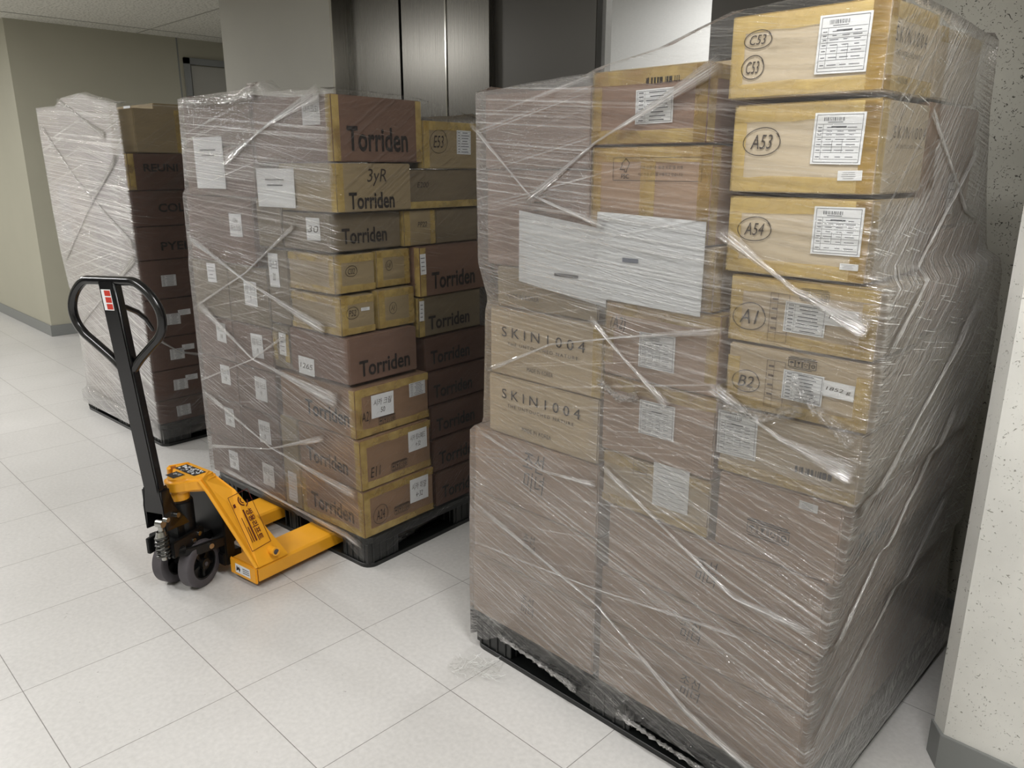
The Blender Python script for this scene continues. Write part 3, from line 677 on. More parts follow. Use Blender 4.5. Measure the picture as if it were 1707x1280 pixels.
carton(2, .72, 1.0, .335, .50, 1.21, 1.345, 'tan', 'tan carton beside the olive Torriden carton, faint brown mark', [('pen', 'r', .43, 1.29, .05, .02, 'PP22')], 'EF')
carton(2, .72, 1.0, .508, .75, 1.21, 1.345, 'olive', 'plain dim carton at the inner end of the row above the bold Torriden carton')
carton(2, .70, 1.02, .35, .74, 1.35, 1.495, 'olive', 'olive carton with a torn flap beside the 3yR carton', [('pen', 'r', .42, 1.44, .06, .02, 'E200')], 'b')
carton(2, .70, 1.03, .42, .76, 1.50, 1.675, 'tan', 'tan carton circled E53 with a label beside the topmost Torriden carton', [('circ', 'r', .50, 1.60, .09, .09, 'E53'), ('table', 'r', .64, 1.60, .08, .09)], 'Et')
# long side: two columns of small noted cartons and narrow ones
rows = [P, .315, .505, .695, .88]
ord_ = ['lowest', 'second lowest', 'second from the top', 'uppermost']
for i in range(4):
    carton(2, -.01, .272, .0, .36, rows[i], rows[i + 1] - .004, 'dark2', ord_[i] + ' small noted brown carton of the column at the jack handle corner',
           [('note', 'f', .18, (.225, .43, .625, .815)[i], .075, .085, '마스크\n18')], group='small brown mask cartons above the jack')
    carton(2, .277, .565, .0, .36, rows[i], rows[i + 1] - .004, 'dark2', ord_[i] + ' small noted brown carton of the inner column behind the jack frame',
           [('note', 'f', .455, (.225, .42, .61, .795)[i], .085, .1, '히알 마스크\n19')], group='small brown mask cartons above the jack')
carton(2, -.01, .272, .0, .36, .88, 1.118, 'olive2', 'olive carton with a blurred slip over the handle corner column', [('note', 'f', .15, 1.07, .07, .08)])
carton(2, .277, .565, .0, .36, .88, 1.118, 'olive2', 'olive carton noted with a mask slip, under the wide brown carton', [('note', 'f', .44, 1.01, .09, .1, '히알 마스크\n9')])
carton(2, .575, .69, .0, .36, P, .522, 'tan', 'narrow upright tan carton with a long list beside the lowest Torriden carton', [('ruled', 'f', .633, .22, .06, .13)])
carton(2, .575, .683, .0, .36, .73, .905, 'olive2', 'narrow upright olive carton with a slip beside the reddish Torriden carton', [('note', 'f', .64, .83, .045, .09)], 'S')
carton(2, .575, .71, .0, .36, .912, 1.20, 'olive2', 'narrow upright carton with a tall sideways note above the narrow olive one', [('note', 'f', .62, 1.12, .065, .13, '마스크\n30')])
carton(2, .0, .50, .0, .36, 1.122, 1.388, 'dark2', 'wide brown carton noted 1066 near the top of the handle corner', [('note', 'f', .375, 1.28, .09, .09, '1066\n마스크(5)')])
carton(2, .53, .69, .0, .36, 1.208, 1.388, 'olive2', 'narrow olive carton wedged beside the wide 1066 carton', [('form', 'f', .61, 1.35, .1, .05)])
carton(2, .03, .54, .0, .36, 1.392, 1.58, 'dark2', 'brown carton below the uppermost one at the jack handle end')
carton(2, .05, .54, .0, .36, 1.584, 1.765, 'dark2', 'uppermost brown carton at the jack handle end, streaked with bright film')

# --- far pile
g3 = [P, .262, .43, .61, .82, 1.03, 1.205, 1.388]
n3 = ['lowest dark carton facing the gap of the far pile, small white label', 'dark carton second from the pallet in the far pile column facing the gap', 'dark carton third from the pallet in the far pile column facing the gap', 'dark carton fourth from the pallet in the far pile column facing the gap',
      'dark carton with a pale slip midway up the far pile column facing the gap', 'dark red-brown carton with faint lettering two below the REUNI carton', 'dark COL lettered carton directly under the REUNI carton']
for i in range(7):
    zc = (g3[i] + g3[i + 1]) / 2
    fe = [('table', 'r', .14, zc - .01, .08, .06)] + ([('note', 'r', .205, zc + .02, .07, .03)] if 0 < i < 4 else []) if i < 5 else [('text', 'r', .22 if i == 5 else .2, zc - .02 if i == 5 else zc, .2 if i == 5 else .14, .04, 'PYELL' if i == 5 else 'COL')]
    x0 = .56 if i > 3 else .58
    carton(3, x0, 1.085, .0, .42, g3[i], g3[i + 1] - .004, 'dark', n3[i], fe)
carton(3, .56, 1.09, .0, .42, 1.388, 1.57, 'dark', 'dark brown carton printed REUNI in the far pile', [('text', 'r', .165, 1.50, .18, .035, 'REUNI')], 'E')
carton(3, .82, 1.075, .06, .30, 1.574, 1.79, 'olive', 'small olive topmost carton above the REUNI carton', [], 'F')
carton(3, .30, .78, .30, .60, 1.574, 1.84, 'olive', 'tallest carton standing back from the edge of the far pile', [('note', 'f', .45, 1.78, .09, .12)])
fz = [P, .34, .56, .79, 1.01, 1.22, 1.40, 1.57]
n4 = ['lowest film-whitened carton at the outer corner of the far pile', 'film-whitened carton second from the pallet, outer far corner', 'film-whitened carton third from the pallet, outer far corner', 'film-whitened carton fourth from the pallet, outer far corner',
      'film-whitened carton fifth from the pallet, outer far corner', 'film-whitened carton with a bluish sheet, outer far corner', 'film-whitened carton just below the outermost top box of the far pile']
for i in range(7):
    fe = []
    if i == 5: fe = [('note', 'f', .16, 1.32, .17, .15)]
    if i == 4: fe = [('note', 'f', .12, 1.13, .15, .12)]
    carton(3, (.11, .11, .10, .05, .0, -.03, -.04)[i], .54, .0, .42, fz[i], fz[i + 1] - .004, 'pale' if i % 2 else 'tan', n4[i], fe)
carton(3, -.05, .22, .0, .40, 1.574, 1.82, 'tan', 'outermost top box of the far pile, crossed by a bright film patch')

# --- loose sheets tucked under the film of the pile beside the pillar
def sheet(k, x0, x1, z0, z1, y, label, marks, skew=0.0):
    n = 10; v = []; f = []; Fm = frame_of(k)
    cx, cz = (x0 + x1) / 2, (z0 + z1) / 2; base = Fm @ Vector((cx, y, cz))
    for t in (0, 1):
        for i in range(n + 1):
            for j in range(n + 1):
                a, b = i / n, j / n
                v.append(Vector(((a - .5) * (x1 - x0), -.0008 * t + .0012 * math.sin(a * 5 + b * 3) * b * (1 - b), (b - .5) * (z1 - z0) + skew * (a - .5))))
    q = (n + 1) ** 2
    for i in range(n):
        for j in range(n):
            c = i * (n + 1) + j; fa = (c, c + n + 1, c + n + 2, c + 1); f += [fa, tuple(reversed([w_ + q for w_ in fa]))]
    rim = [i * (n + 1) for i in range(n + 1)] + [n * (n + 1) + j for j in range(1, n + 1)] + [i * (n + 1) + n for i in range(n - 1, -1, -1)] + [j for j in range(n - 1, 0, -1)]
    for a, b in zip(rim, rim[1:] + rim[:1]): f.append((a, b, b + q, a + q))
    root = empty('paper_sheet', base, PAL[k][1]); tag(root, label, 'paper', 'white sheets under the film')
    o = MB().add(v, f).build('sheet', M['paper'], root, smooth=True)
    if marks: flat('printed_lines', marks, face_matrix('f', 0, 0, .0028), M['print'], root)
mk = rect(-.045, -.0, .045, .010)
sheet(1, .47, .765, 1.195, 1.40, -.012, 'large white sheet hanging under the film between the FSC and A54 cartons', mk, -.01)
mk2 = join(rect(.02, -.045, .08, .008))
sheet(1, .205, .50, 1.195, 1.38, -.006, 'white sheet partly behind the larger one, over the dark brown carton', mk2, -.035)
sheet(2, .12, .34, 1.42, 1.62, -.008, 'white sheet under the film near the top of the jack handle end', join(rect(0, .05, .12, .006), rect(0, .03, .1, .005)), 0)
sheet(2, .56, .80, 1.36, 1.50, -.006, 'pale sheet under the film below the topmost Torriden carton', join(rect(0, .03, .12, .006), rect(0, .01, .1, .005)), 0)

# ------------------------------------------------------------------ stretch wrap
def wrap(k, prof, top, label, haze, ropes, seed=0, bot=None):
    """prof: [(z, x0, x1, y0, y1)] hull by height; top(px, py) -> z of the upper rim; haze(side, s, z) -> film layers plus painted glare"""
    rz = 0; r = .012
    def at(z):
        for a, b in zip(prof, prof[1:]):
            if z <= b[0]:
                t = (z - a[0]) / (b[0] - a[0]) if b[0] > a[0] else 1; t = max(0, min(1, t)); return [a[i] + (b[i] - a[i]) * t for i in range(1, 5)]
        return list(prof[-1][1:])
    zb = prof[0][0]; zmax = prof[-1][0]; NZ = 96; SEG = (44, 44, 30, 30)
    def pos(side, t, z):
        x0, x1, y0, y1 = at(z)
        if side == 0: x, y = x0 + (x1 - x0) * t, y0
        elif side == 1: x, y = x1, y0 + (y1 - y0) * t
        elif side == 2: x, y = x1 - (x1 - x0) * t, y1
        else: x, y = x0, y1 - (y1 - y0) * t
        # rounded corners
        e = .006
        cx = min(max(x, x0 + e), x1 - e); cy = min(max(y, y0 + e), y1 - e)
        dv = Vector((x - cx, y - cy)); 
        if dv.length > 1e-6 and abs(x - cx) > 1e-6 and abs(y - cy) > 1e-6: dv.normalize(); x, y = cx + dv.x * e, cy + dv.y * e
        return x, y
    per = [(s, i / SEG[s]) for s in range(4) for i in range(SEG[s])]
    verts = []; hz = []; uvs = []; cum = []
    x0, x1, y0, y1 = at(.8); Ls = (x1 - x0, y1 - y0, x1 - x0, y1 - y0)
    for j in range(NZ + 1):
        for (s, t) in per + [(0, 0)]:
            u = sum(Ls[:s]) + Ls[s] * t if (s, t) != (0, 0) or not verts or len(verts) % (len(per) + 1) != len(per) else sum(Ls)
            bx, by = pos(s, t, zmax); zt = top(bx, by); zb = bot(bx, by) if bot else prof[0][0]; z = zb + (zt - zb) * j / NZ
            x, y = pos(s, t, z)
            edge = min(t, 1 - t) * Ls[s]; amp = .0022 * min(1, edge / .03)
            dn = noise.noise(Vector((u * 2.5 + z * 3, z * 22, seed))) * amp + noise.noise(Vector((u * 9, z * 9, seed + 5))) * .001
            nx, ny = ((0, -1), (1, 0), (0, 1), (-1, 0))[s]
            verts.append(Vector((x + nx * (dn + .001), y + ny * (dn + .001), z))); hz.append(haze(s, x if s in (0, 2) else y, z)); uvs.append((u, z))
    W = len(per) + 1; faces = []
    for j in range(NZ):
        for i in range(W - 1): faces.append((j * W + i, j * W + i + 1, (j + 1) * W + i + 1, (j + 1) * W + i))
    # upper rim folded inward over the boxes
    b0 = NZ * W; nb = len(verts); x0, x1, y0, y1 = at(zmax); cx, cy = (x0 + x1) / 2, (y0 + y1) / 2
    for i in range(W):
        p = verts[b0 + i]; dx = (.05 + .03 * noise.noise(Vector((uvs[b0 + i][0] * 5, 3, seed))))
        dv = Vector((cx - p.x, cy - p.y, 0)); s_ = (per + [(0, 0)])[i][0]; nn = ((0, 1), (-1, 0), (0, -1), (1, 0))[s_]
        verts.append(Vector((p.x + nn[0] * dx, p.y + nn[1] * dx, p.z + .012 + .006 * noise.noise(Vector((uvs[b0 + i][0] * 8, 9, seed)))))); hz.append(.9); uvs.append((uvs[b0 + i][0], uvs[b0 + i][1] + dx))
    for i in range(W - 1): faces.append((b0 + i, b0 + i + 1, nb + i + 1, nb + i))
    root = empty('stretch_wrap', (PAL[k][0][0], PAL[k][0][1], 0), PAL[k][1]); tag(root, label, 'film', 'stretch film around the piles')
    me = bpy.data.meshes.new('film_sheet'); me.from_pydata([tuple(p) for p in verts], [], faces); me.materials.append(M['film'])
    ul = me.uv_layers.new(name='UVMap')
    for pl in me.polygons:
        for li, vi in zip(pl.loop_indices, pl.vertices): ul.data[li].uv = uvs[vi]
    at_ = me.attributes.new('haze', 'FLOAT', 'POINT'); at_.data.foreach_set('value', hz)
    me.polygons.foreach_set('use_smooth', [True] * len(me.polygons))
    o = bpy.data.objects.new('film_sheet', me); C.objects.link(o); o.parent = root
    for rp in ropes: rope(root, at, *rp)
    return root

def rope(root, at, pts, w0=.012, w1=.03, side='f', rag=.0):
    """film drawn together into a strand that fans out towards its ends; pts in (x or y, z) on the face"""
    n = 44; m_ = 10; HZ = []; V = []; UV = []; Fc = []; P_ = [Vector(p) for p in pts]; seg = [(b - a).length for a, b in zip(P_, P_[1:])]; Lt = sum(seg)
    for i in range(n + 1):
        d_ = Lt * i / n; q = 0
        while q < len(seg) - 1 and d_ > seg[q]: d_ -= seg[q]; q += 1
        t = min(1, d_ / seg[q]); c = P_[q].lerp(P_[q + 1], t); tg = (P_[q + 1] - P_[q]).normalized(); nr = Vector((-tg.y, tg.x))
        f_ = i / n; wd = w0 + (w1 - w0) * (2 * abs(f_ - .45)) ** 1.6
        for j in range(m_ + 1):
            g_ = j / m_ - .5; o_ = c + nr * (g_ * wd); x0, x1, y0, y1 = at(o_.y)
            lift = .0035 + .004 * (1 - 4 * g_ * g_) + (.0018 + rag) * noise.noise(Vector((i * (.35 if not rag else 1.3), j * 1.7, w0 * 900 + P_[0].x)))
            HZ.append((2.7 if w0 < .02 else 1.4) * (1 - (2 * g_) ** 2) * max(0, min(1, f_ / .12, (1 - f_) / .06)))
            V.append(Vector((o_.x, y0 - lift, o_.y)) if side == 'f' else Vector((x1 + lift, o_.x, o_.y))); UV.append((Lt * f_, g_ * wd))
    for i in range(n):
        for j in range(m_):
            a = i * (m_ + 1) + j; Fc.append((a, a + m_ + 1, a + m_ + 2, a + 1))
    me = bpy.data.meshes.new('film_fold'); me.from_pydata([tuple(p) for p in V], [], Fc); me.materials.append(M['film_rope'])
    ul = me.uv_layers.new(name='UVMap')
    for pl in me.polygons:
        for li, vi in zip(pl.loop_indices, pl.vertices): ul.data[li].uv = UV[vi]
    at_ = me.attributes.new('haze', 'FLOAT', 'POINT'); at_.data.foreach_set('value', HZ)
    me.polygons.foreach_set('use_smooth', [True] * len(me.polygons))
    o = bpy.data.objects.new('film_fold', me); C.objects.link(o); o.parent = root

def interp(tbl):
    def f(x):
        if x <= tbl[0][0]: return tbl[0][1]
        for (a, va), (b, vb) in zip(tbl, tbl[1:]):
            if x <= b: return va + (vb - va) * (x - a) / (b - a)
        return tbl[-1][1]
    return f
e = .014
prof1 = [(.018, -.007, 1.108, -.010, 1.112), (.13, -.007, 1.108, -.011, 1.112), (.145, -.004, 1.105, -e, 1.03), (.32, -.004, 1.10, -e, .975), (.34, -.002, 1.10, -e, .97), (.48, 0, 1.10, -e, .96), (.50, .002, 1.115, -e, .96), (.664, .004, 1.118, -e, .965),
         (.68, .006, 1.13, -e, .89), (.755, .008, 1.13, -e, .88), (.785, .066, 1.135, -e, .87), (.852, .068, 1.136, -e, .865), (.87, .07, 1.148, -e, .83), (1.0, .075, 1.150, -e, .82), (1.12, .078, 1.154, -e, .81), (1.15, .09, 1.15, -e, .80),
         (1.25, .05, 1.149, -e, .79), (1.29, .05, 1.146, -e, .76), (1.31, .05, 1.115, -e, .75), (1.45, .048, 1.112, -e, .68), (1.63, .047, 1.108, -e, .62), (1.80, .046, 1.103, -e, .622)]
ff = interp([(.05, 1.695), (.42, 1.71), (.46, 1.725), (.62, 1.75), (.79, 1.80), (1.1, 1.802)]); fr_ = interp([(0, 1.802), (.25, 1.80), (.58, 1.782)]); fb = interp([(.05, 1.70), (.46, 1.79), (.8, 1.81), (1.1, 1.782)])
def top1(x, y):
    if y < .0: return ff(x)
    if x > 1.09: return fr_(y)
    if y > .57: return fb(x)
    return 1.697
def hz1(s, u, z):
    if s == 0:
        h = 1.15 if z < .76 else 1.0
        if u < .47 and .77 < z < 1.12: h = .7
        if u < .45 and z > 1.4: h = 1.7  # haze raised here to paint the film's glinting
        if u > .80 and z > 1.28: h = .32
        elif u > .80 and z > 1.0: h = .6
        elif .45 < u < .8 and z > 1.4: h = .5
        if z < .135: h = .45
        return h
    if s == 1: return .5 if (u < .27 and z > 1.45) else (1.5 + .6 * min(1, u / .2) - .4 * (z > 1.4))  # side haze raised to paint it lighter
    return 1.0
ropes1 = [([(.80, 1.38), (.98, 1.27), (1.13, 1.215)], .012, .05), ([(.80, 1.045), (.98, .96), (1.135, .925)], .012, .055), ([(.46, 1.15), (.56, 1.07), (.70, .97)], .008, .03),
          ([(.50, .78), (.72, .66), (.90, .56), (1.10, .55)], .008, .03), ([(.02, .52), (.25, .45), (.52, .37), (.80, .20), (1.08, .10)], .010, .035),
          ([(.0, .385), (.28, .40), (.52, .42), (.95, .47)], .005, .012), ([(.09, .945), (.33, 1.06), (.56, 1.115), (.84, 1.17)], .005, .02),
          ([(.05, .755), (.3, .70), (.50, .715)], .006, .02), ([(.24, 1.42), (.46, 1.56), (.78, 1.71)], .008, .04), ([(.82, 1.01), (.94, 1.0), (1.02, 1.035)], .035, .03, 'f', .012), ([(.98, 1.10), (1.04, 1.04), (1.13, .99)], .025, .05, 'f', .010),
          ([(.12, .10), (.3, .085), (.45, .07)], .01, .03, 'f', .012), ([(.58, .075), (.75, .06), (.95, .05)], .01, .03, 'f', .012), ([(.03, 1.62), (.25, 1.44), (.5, 1.37)], .006, .02), ([(.49, 1.0), (.56, .96), (.62, .98)], .02, .03, 'f', .01),
          ([(.02, 1.16), (.35, 1.40), (.55, 1.55)], .008, .03, 'r'), ([(.02, .82), (.25, .98), (.6, 1.2)], .012, .06, 'r'), ([(.02, .47), (.3, .72), (.55, .95)], .01, .05, 'r'), ([(.02, .25), (.35, .42), (.75, .68)], .01, .06, 'r'), ([(.2, 1.62), (.5, 1.42), (.6, 1.4)], .008, .03, 'r')]
b1 = interp([(.0, .035), (.12, .05), (.16, .085), (.33, .08), (.5, .045), (.62, .05), (.66, .08), (.85, .075), (.95, .04), (1.1, .02)])
wrap(1, prof1, top1, 'clear stretch film wound around the tall pile beside the concrete pillar', hz1, ropes1, 1, lambda x, y: b1(x) if y < 0 else .03)

prof2 = [(.02, -.012, 1.108, -.014, 1.112), (.13, -.014, 1.107, -.014, 1.112), (.145, -.02, 1.105, -e, .9), (.32, -.022, 1.104, -e, .79), (.53, -.022, 1.09, -e, .79), (.72, -.022, 1.083, -e, .79), (.75, -.022, 1.07, -e, .79), (.90, -.022, 1.064, -e, .78), (.93, -.022, 1.045, -e, .78),
         (1.10, -.022, 1.05, -e, .78), (1.14, -.012, 1.05, -e, .78), (1.21, -.010, 1.045, -e, .78), (1.392, -.008, 1.046, -e, .78), (1.41, .018, 1.048, -e, .78), (1.60, .03, 1.045, -e, .78), (1.79, .038, 1.043, -e, .77)]
f2 = interp([(.0, 1.772), (.52, 1.778), (.56, 1.80), (.64, 1.80), (.68, 1.765), (1.04, 1.752)]); g2 = interp([(0, 1.752), (.40, 1.748), (.76, 1.685)])
def top2(x, y): return f2(x) if y < 0 else (g2(y) if x > 1.03 else (1.70 if y > .75 else 1.772))
def hz2(s, u, z):
    if s == 0: return (.62 if z < 1.45 else 1.2) if z > .16 else .3  # upper part hazier, painting the glints there
    if s == 1: return .12 if z < 1.2 else .2
    return .8
ropes2 = [([(.0, 1.22), (.42, 1.07), (.95, .925)], .014, .05), ([(.0, .905), (.45, 1.10), (.80, 1.30)], .008, .02), ([(.03, .93), (.44, .74), (1.0, .66)], .012, .07), ([(-.01, .57), (.44, .74), (.7, .88)], .006, .015),
          ([(.0, .52), (.52, .37), (1.08, .305)], .010, .05), ([(.0, .255), (.5, .36), (.9, .50)], .006, .03), ([(.35, 1.52), (.7, 1.66), (1.0, 1.75)], .012, .06), ([(.1, .17), (.6, .14), (1.0, .12), (1.09, .10)], .015, .035), ([(.05, 1.755), (.4, 1.75), (.62, 1.77)], .03, .06, 'f', .008)]
wrap(2, prof2, top2, 'clear stretch film wound around the pile above the yellow pallet jack', hz2, ropes2, 2, lambda x, y: interp([(0, .13), (.55, .12), (.75, .098), (.93, .094), (1.0, .05), (1.1, .035)])(x) if y < 0 else (interp([(0, .035), (.1, .06), (.3, .115)])(y) if x > 1.0 else .128))

prof3 = [(.05, -.012, 1.112, -.014, 1.112), (.13, -.012, 1.112, -.014, 1.112), (.15, .05, 1.108, -e, .9), (.17, .09, 1.105, -e, .8), (.33, .093, 1.10, -e, .7), (.76, .086, 1.10, -e, .66), (.785, .04, 1.10, -e, .66), (1.0, -.014, 1.10, -e, .66), (1.22, -.04, 1.10, -e, .66), (1.55, -.055, 1.105, -e, .66), (1.60, -.06, 1.104, -e, .66), (1.90, -.065, 1.09, -e, .65)]
f3 = interp([(-.06, 1.835), (.24, 1.83), (.36, 1.87), (.6, 1.88), (.8, 1.84), (1.1, 1.80)])
def top3(x, y): return f3(x) if y < 0 else (1.80 if x > 1.08 else (1.85 if y > .6 else 1.83))
def hz3(s, u, z):
    if s == 0: return 4.2 if u < .97 else 3.4  # thick film, with glare painted in as extra haze
    if s == 1: return .3 if z > .3 else .6
    return 1.2
ropes3 = [([(-.04, 1.75), (.4, 1.45), (1.08, 1.1)], .01, .05), ([(.05, .95), (.5, 1.25), (1.0, 1.55)], .008, .04), ([(.1, .55), (.6, .8), (1.08, 1.05)], .008, .05), ([(.3, 1.86), (.5, 1.80), (.9, 1.65)], .012, .05), ([(.1, .16), (.6, .13), (1.09, .12)], .03, .06),
          ([(.02, .62), (.15, .52), (.29, .48)], .01, .03, 'r')]
wrap(3, prof3, top3, 'milky stretch film wound around the far pile by the corridor corner', hz3, ropes3, 3)

# crumpled tail of film on the floor
def tail():
    rn = random.Random(4); n, m_ = 26, 12; V = []; UV = []; Fc = []
    for i in range(n + 1):
        for j in range(m_ + 1):
            a, b = i / n, j / m_ - .5
            V.append(Vector((-.13 + .17 * a, b * (.05 + .05 * math.sin(a * 3)) , .006 + .022 * a + .03 * abs(noise.noise(Vector((i * .6, j * .7, 2)))) )))
            UV.append((a * .2, b * .06))
    for i in range(n):
        for j in range(m_):
            q = i * (m_ + 1) + j; Fc.append((q, q + m_ + 1, q + m_ + 2, q + 1))
    me = bpy.data.meshes.new('film_scrap'); me.from_pydata([tuple(p) for p in V], [], Fc); me.materials.append(M['film_loose'])
    ul = me.uv_layers.new(name='UVMap')
    for pl in me.polygons:
        for li, vi in zip(pl.loop_indices, pl.vertices): ul.data[li].uv = UV[vi]
    at_ = me.attributes.new('haze', 'FLOAT', 'POINT'); at_.data.foreach_set('value', [.5] * len(V))
    me.polygons.foreach_set('use_smooth', [True] * len(me.polygons))
    at_.data.foreach_set('value', [.12] * len(V))
    o = bpy.data.objects.new('film_scrap', me); C.objects.link(o); o.location = (.930, .580, 0.0); o.rotation_euler.z = R(25)
    st = MB()
    for q in range(22):
        p = Vector((rn.uniform(-.12, .0), rn.uniform(-.035, .035), .01)); a = rn.uniform(-.5, .5); pts = []
        for k in range(9):
            pts.append(p.copy()); a += rn.uniform(-.7, .7); p += Vector((math.cos(a) * .009, math.sin(a) * .006, rn.uniform(-.004, .006))); p.z = max(.004, p.z)
        st.tube(pts, .0005, 4)
    so = st.build('film_crease', mat('film_crease', (226, 228, 226), .2), o); so['kind'] = 'stuff'
    tag(o, 'crumpled tail of clear film lying on the floor at the pallet edge', 'film')
tail()

# ------------------------------------------------------------------ pallet jack
J = empty('pallet_jack', (-.305, .296, 0), R(8))
tag(J, 'yellow hand pallet jack with a black loop handle, forks in the middle pallet', 'pallet jack')
def fork(s):
    x0, x1 = (.11, .27) if s > 0 else (-.27, -.11)
    o = MB()
    # inverted channel with a tapered tip
    L_ = 1.02; sec = [(x0, .030), (x0, .078), (x0 + .008, .086), (x1 - .008, .086), (x1, .078), (x1, .030), (x1 - .006, .030), (x1 - .006, .076), (x0 + .006, .076), (x0 + .006, .030)]
    rings = []
    for y, sh, dz in ((0, 1, 0), (.2, 1, 0), (L_ - .1, 1, 0), (L_ - .03, .75, .0), (L_, .5, .0)):
        cx = (x0 + x1) / 2; rings.append([(cx + (x - cx) * sh, y, z + dz) for x, z in sec])
    o.ring(rings)
    return o.build('fork', M['yellow'], J, .0012, seg=1)
for s in (1, -1):
    fk = fork(s)
    x0, x1 = (.11, .27) if s > 0 else (-.27, -.11)
    # foot plate across the fork's root
    MB().box(x0, x1, -.012, -.002, .022, .088).build('end_plate', M['yellow'], fk, .004)
    # load roller near the tip
    MB().cyl(((x0 + x1) / 2 - .045, .93, .046), ((x0 + x1) / 2 + .045, .93, .046), .027).build('load_roller', M['tyre'], fk, smooth=True)
# sloping side panels
def panel(s):
    b = MB()
    pts = [(.105, -.088, .425), (.06, -.03, .432), (.150, .012, .362), (.268, .135, .086), (.268, .0, .086)]
    pts = [(x * s, y, z) for x, y, z in pts]
    n = Vector((1 * s, 0, .45)).normalized() * .007
    b.prism(pts, n)
    o = b.build('side_panel', M['yellow'], J, .002)
    # rolled rim along the outer edge
    rm = MB().tube([(.100 * s, -.092, .420), (.128 * s, -.078, .375), (.268 * s, -.004, .09)], .0075, 10).build('panel_rim', M['yellow'], o, smooth=True)
    return o
pr = panel(1); pnl = panel(-1)
# decal on the panel facing the camera: thin frame, arcs, hangul, small lines
A0, B0 = Vector((.1237, -.045, .392)), Vector((.150, .012, .362))
ux = Vector((0, 1, 0)); vz = Vector((-.41, -.10, .91)).normalized(); ux = (ux - vz * ux.dot(vz)).normalized(); nz = Vector((1, 0, .448)).normalized()
vz = nz.cross(ux).normalized()
org = Vector((.197, .027, .248)) + nz * .0092
DM = Matrix(((ux.x, vz.x, nz.x, org.x), (ux.y, vz.y, nz.y, org.y), (ux.z, vz.z, nz.z, org.z), (0, 0, 0, 1)))
def turned(g, a): return shift(g, 0, 0, a)
dec = [frame(0, 0, .085, .215, .0022)]
hang = turned(fit_text('쌍용리프트', .125, .026, bold=.02), -math.pi / 2); dec.append(shift(hang, .012, -.022))
dec.append(shift(turned(rect(0, 0, .125, .006), -math.pi / 2), -.008, -.018)); dec.append(shift(turned(rect(0, 0, .06, .0035), -math.pi / 2), -.018, -.05))
dec.append(shift(turned(rect(0, 0, .10, .0025), -math.pi / 2), -.026, -.03))
dec.append(ellipse_stroke(.008, .078, .018, .020, .0025, 2.2, 4.6, 14, 0)); dec.append(ellipse_stroke(.008, .078, .010, .011, .002, 2.2, 4.6, 12, 0)); dec.append(ellipse_stroke(.004, .074, .020, .024, .0022, 5.0, 6.2, 10, 0))
dec.append(rect(-.032, .07, .010, .014))
flat('printed_decal', join(*dec), DM, mat('decal_maroon', (92, 30, 18), .5), pr)
# pin boss on the panel
bs = MB().tube([(.250, .072, .128), (.292, .068, .132)], .016, 20).build('pin_boss', M['yellow'], pr, smooth=True)
MB().tube([(.2915, .068, .132), (.293, .068, .132)], .0105, 16).build('pin', M['tyre'], bs, smooth=True)
# head: nose over the steering post, with caution decal
hp = []
for a in range(0, 181, 15):
    q = R(180 + a); hp.append((.018 + .05 * math.cos(q), -.118 + .055 * math.sin(q)))
hp = hp + [(.112, -.075), (.09, -.012), (-.085, -.012), (-.10, -.075)]
hd = MB().prism([(x, y, .372) for x, y in hp], (0, 0, .056)).build('head', M['yellow'], J, .012, smooth=True, seg=3)
cm = join(rect(-.005, -.115, .04, .05), rect(.0, -.055, .11, .03)); 
DMh = Matrix(((1, 0, 0, 0), (0, 1, 0, 0), (0, 0, 1, .4288), (0, 0, 0, 1)))
flat('caution_decal', join(rect(.0, -.125, .055, .045), rect(0, -.065, .13, .05)), DMh, M['ink'], hd)
cw = [shift(fit_text('주의', .035, .016), -.0, -.118, .2)]
rn = random.Random(3)
for i in range(34): cw.append(shift(rect(0, 0, .010, .008), rn.uniform(-.055, .055), rn.uniform(-.085, -.045), rn.uniform(-1, 1)))
DMh2 = DMh.copy(); DMh2[2][3] = .4294
flat('caution_print', join(*cw), DMh2, M['paper'], hd)
MB().cyl((.01, -.125, .340), (.01, -.125, .373), .036, 28).build('steering_collar', M['yellow'], J, smooth=True)
# torsion frame between the forks
MB().box(-.105, .105, -.02, .02, .05, .36).box(-.1, .1, -.03, .05, .05, .10).build('inner_frame', M['black_steel'], J, .004)
MB().box(-.268, .268, .035, .075, .045, .074).build('cross_shaft', M['yellow'], J, .004)
for s in (1, -1):
    pl_ = MB().prism([(.088 * s, -.205, .165), (.088 * s, -.195, .19), (.088 * s, -.14, .178), (.088 * s, .03, .168), (.088 * s, .03, .132), (.088 * s, -.12, .138)], (.012 * s, 0, 0)).box(.04 * s if s > 0 else -.1, .1 if s > 0 else -.04, -.2, -.17, .165, .195).build('push_link', M['black_steel'], J, .003)
    MB().cyl((.098 * s, -.075, .156), (.106 * s, -.075, .156), .010, 16).build('link_bolt', M['steel'], pl_, smooth=True)
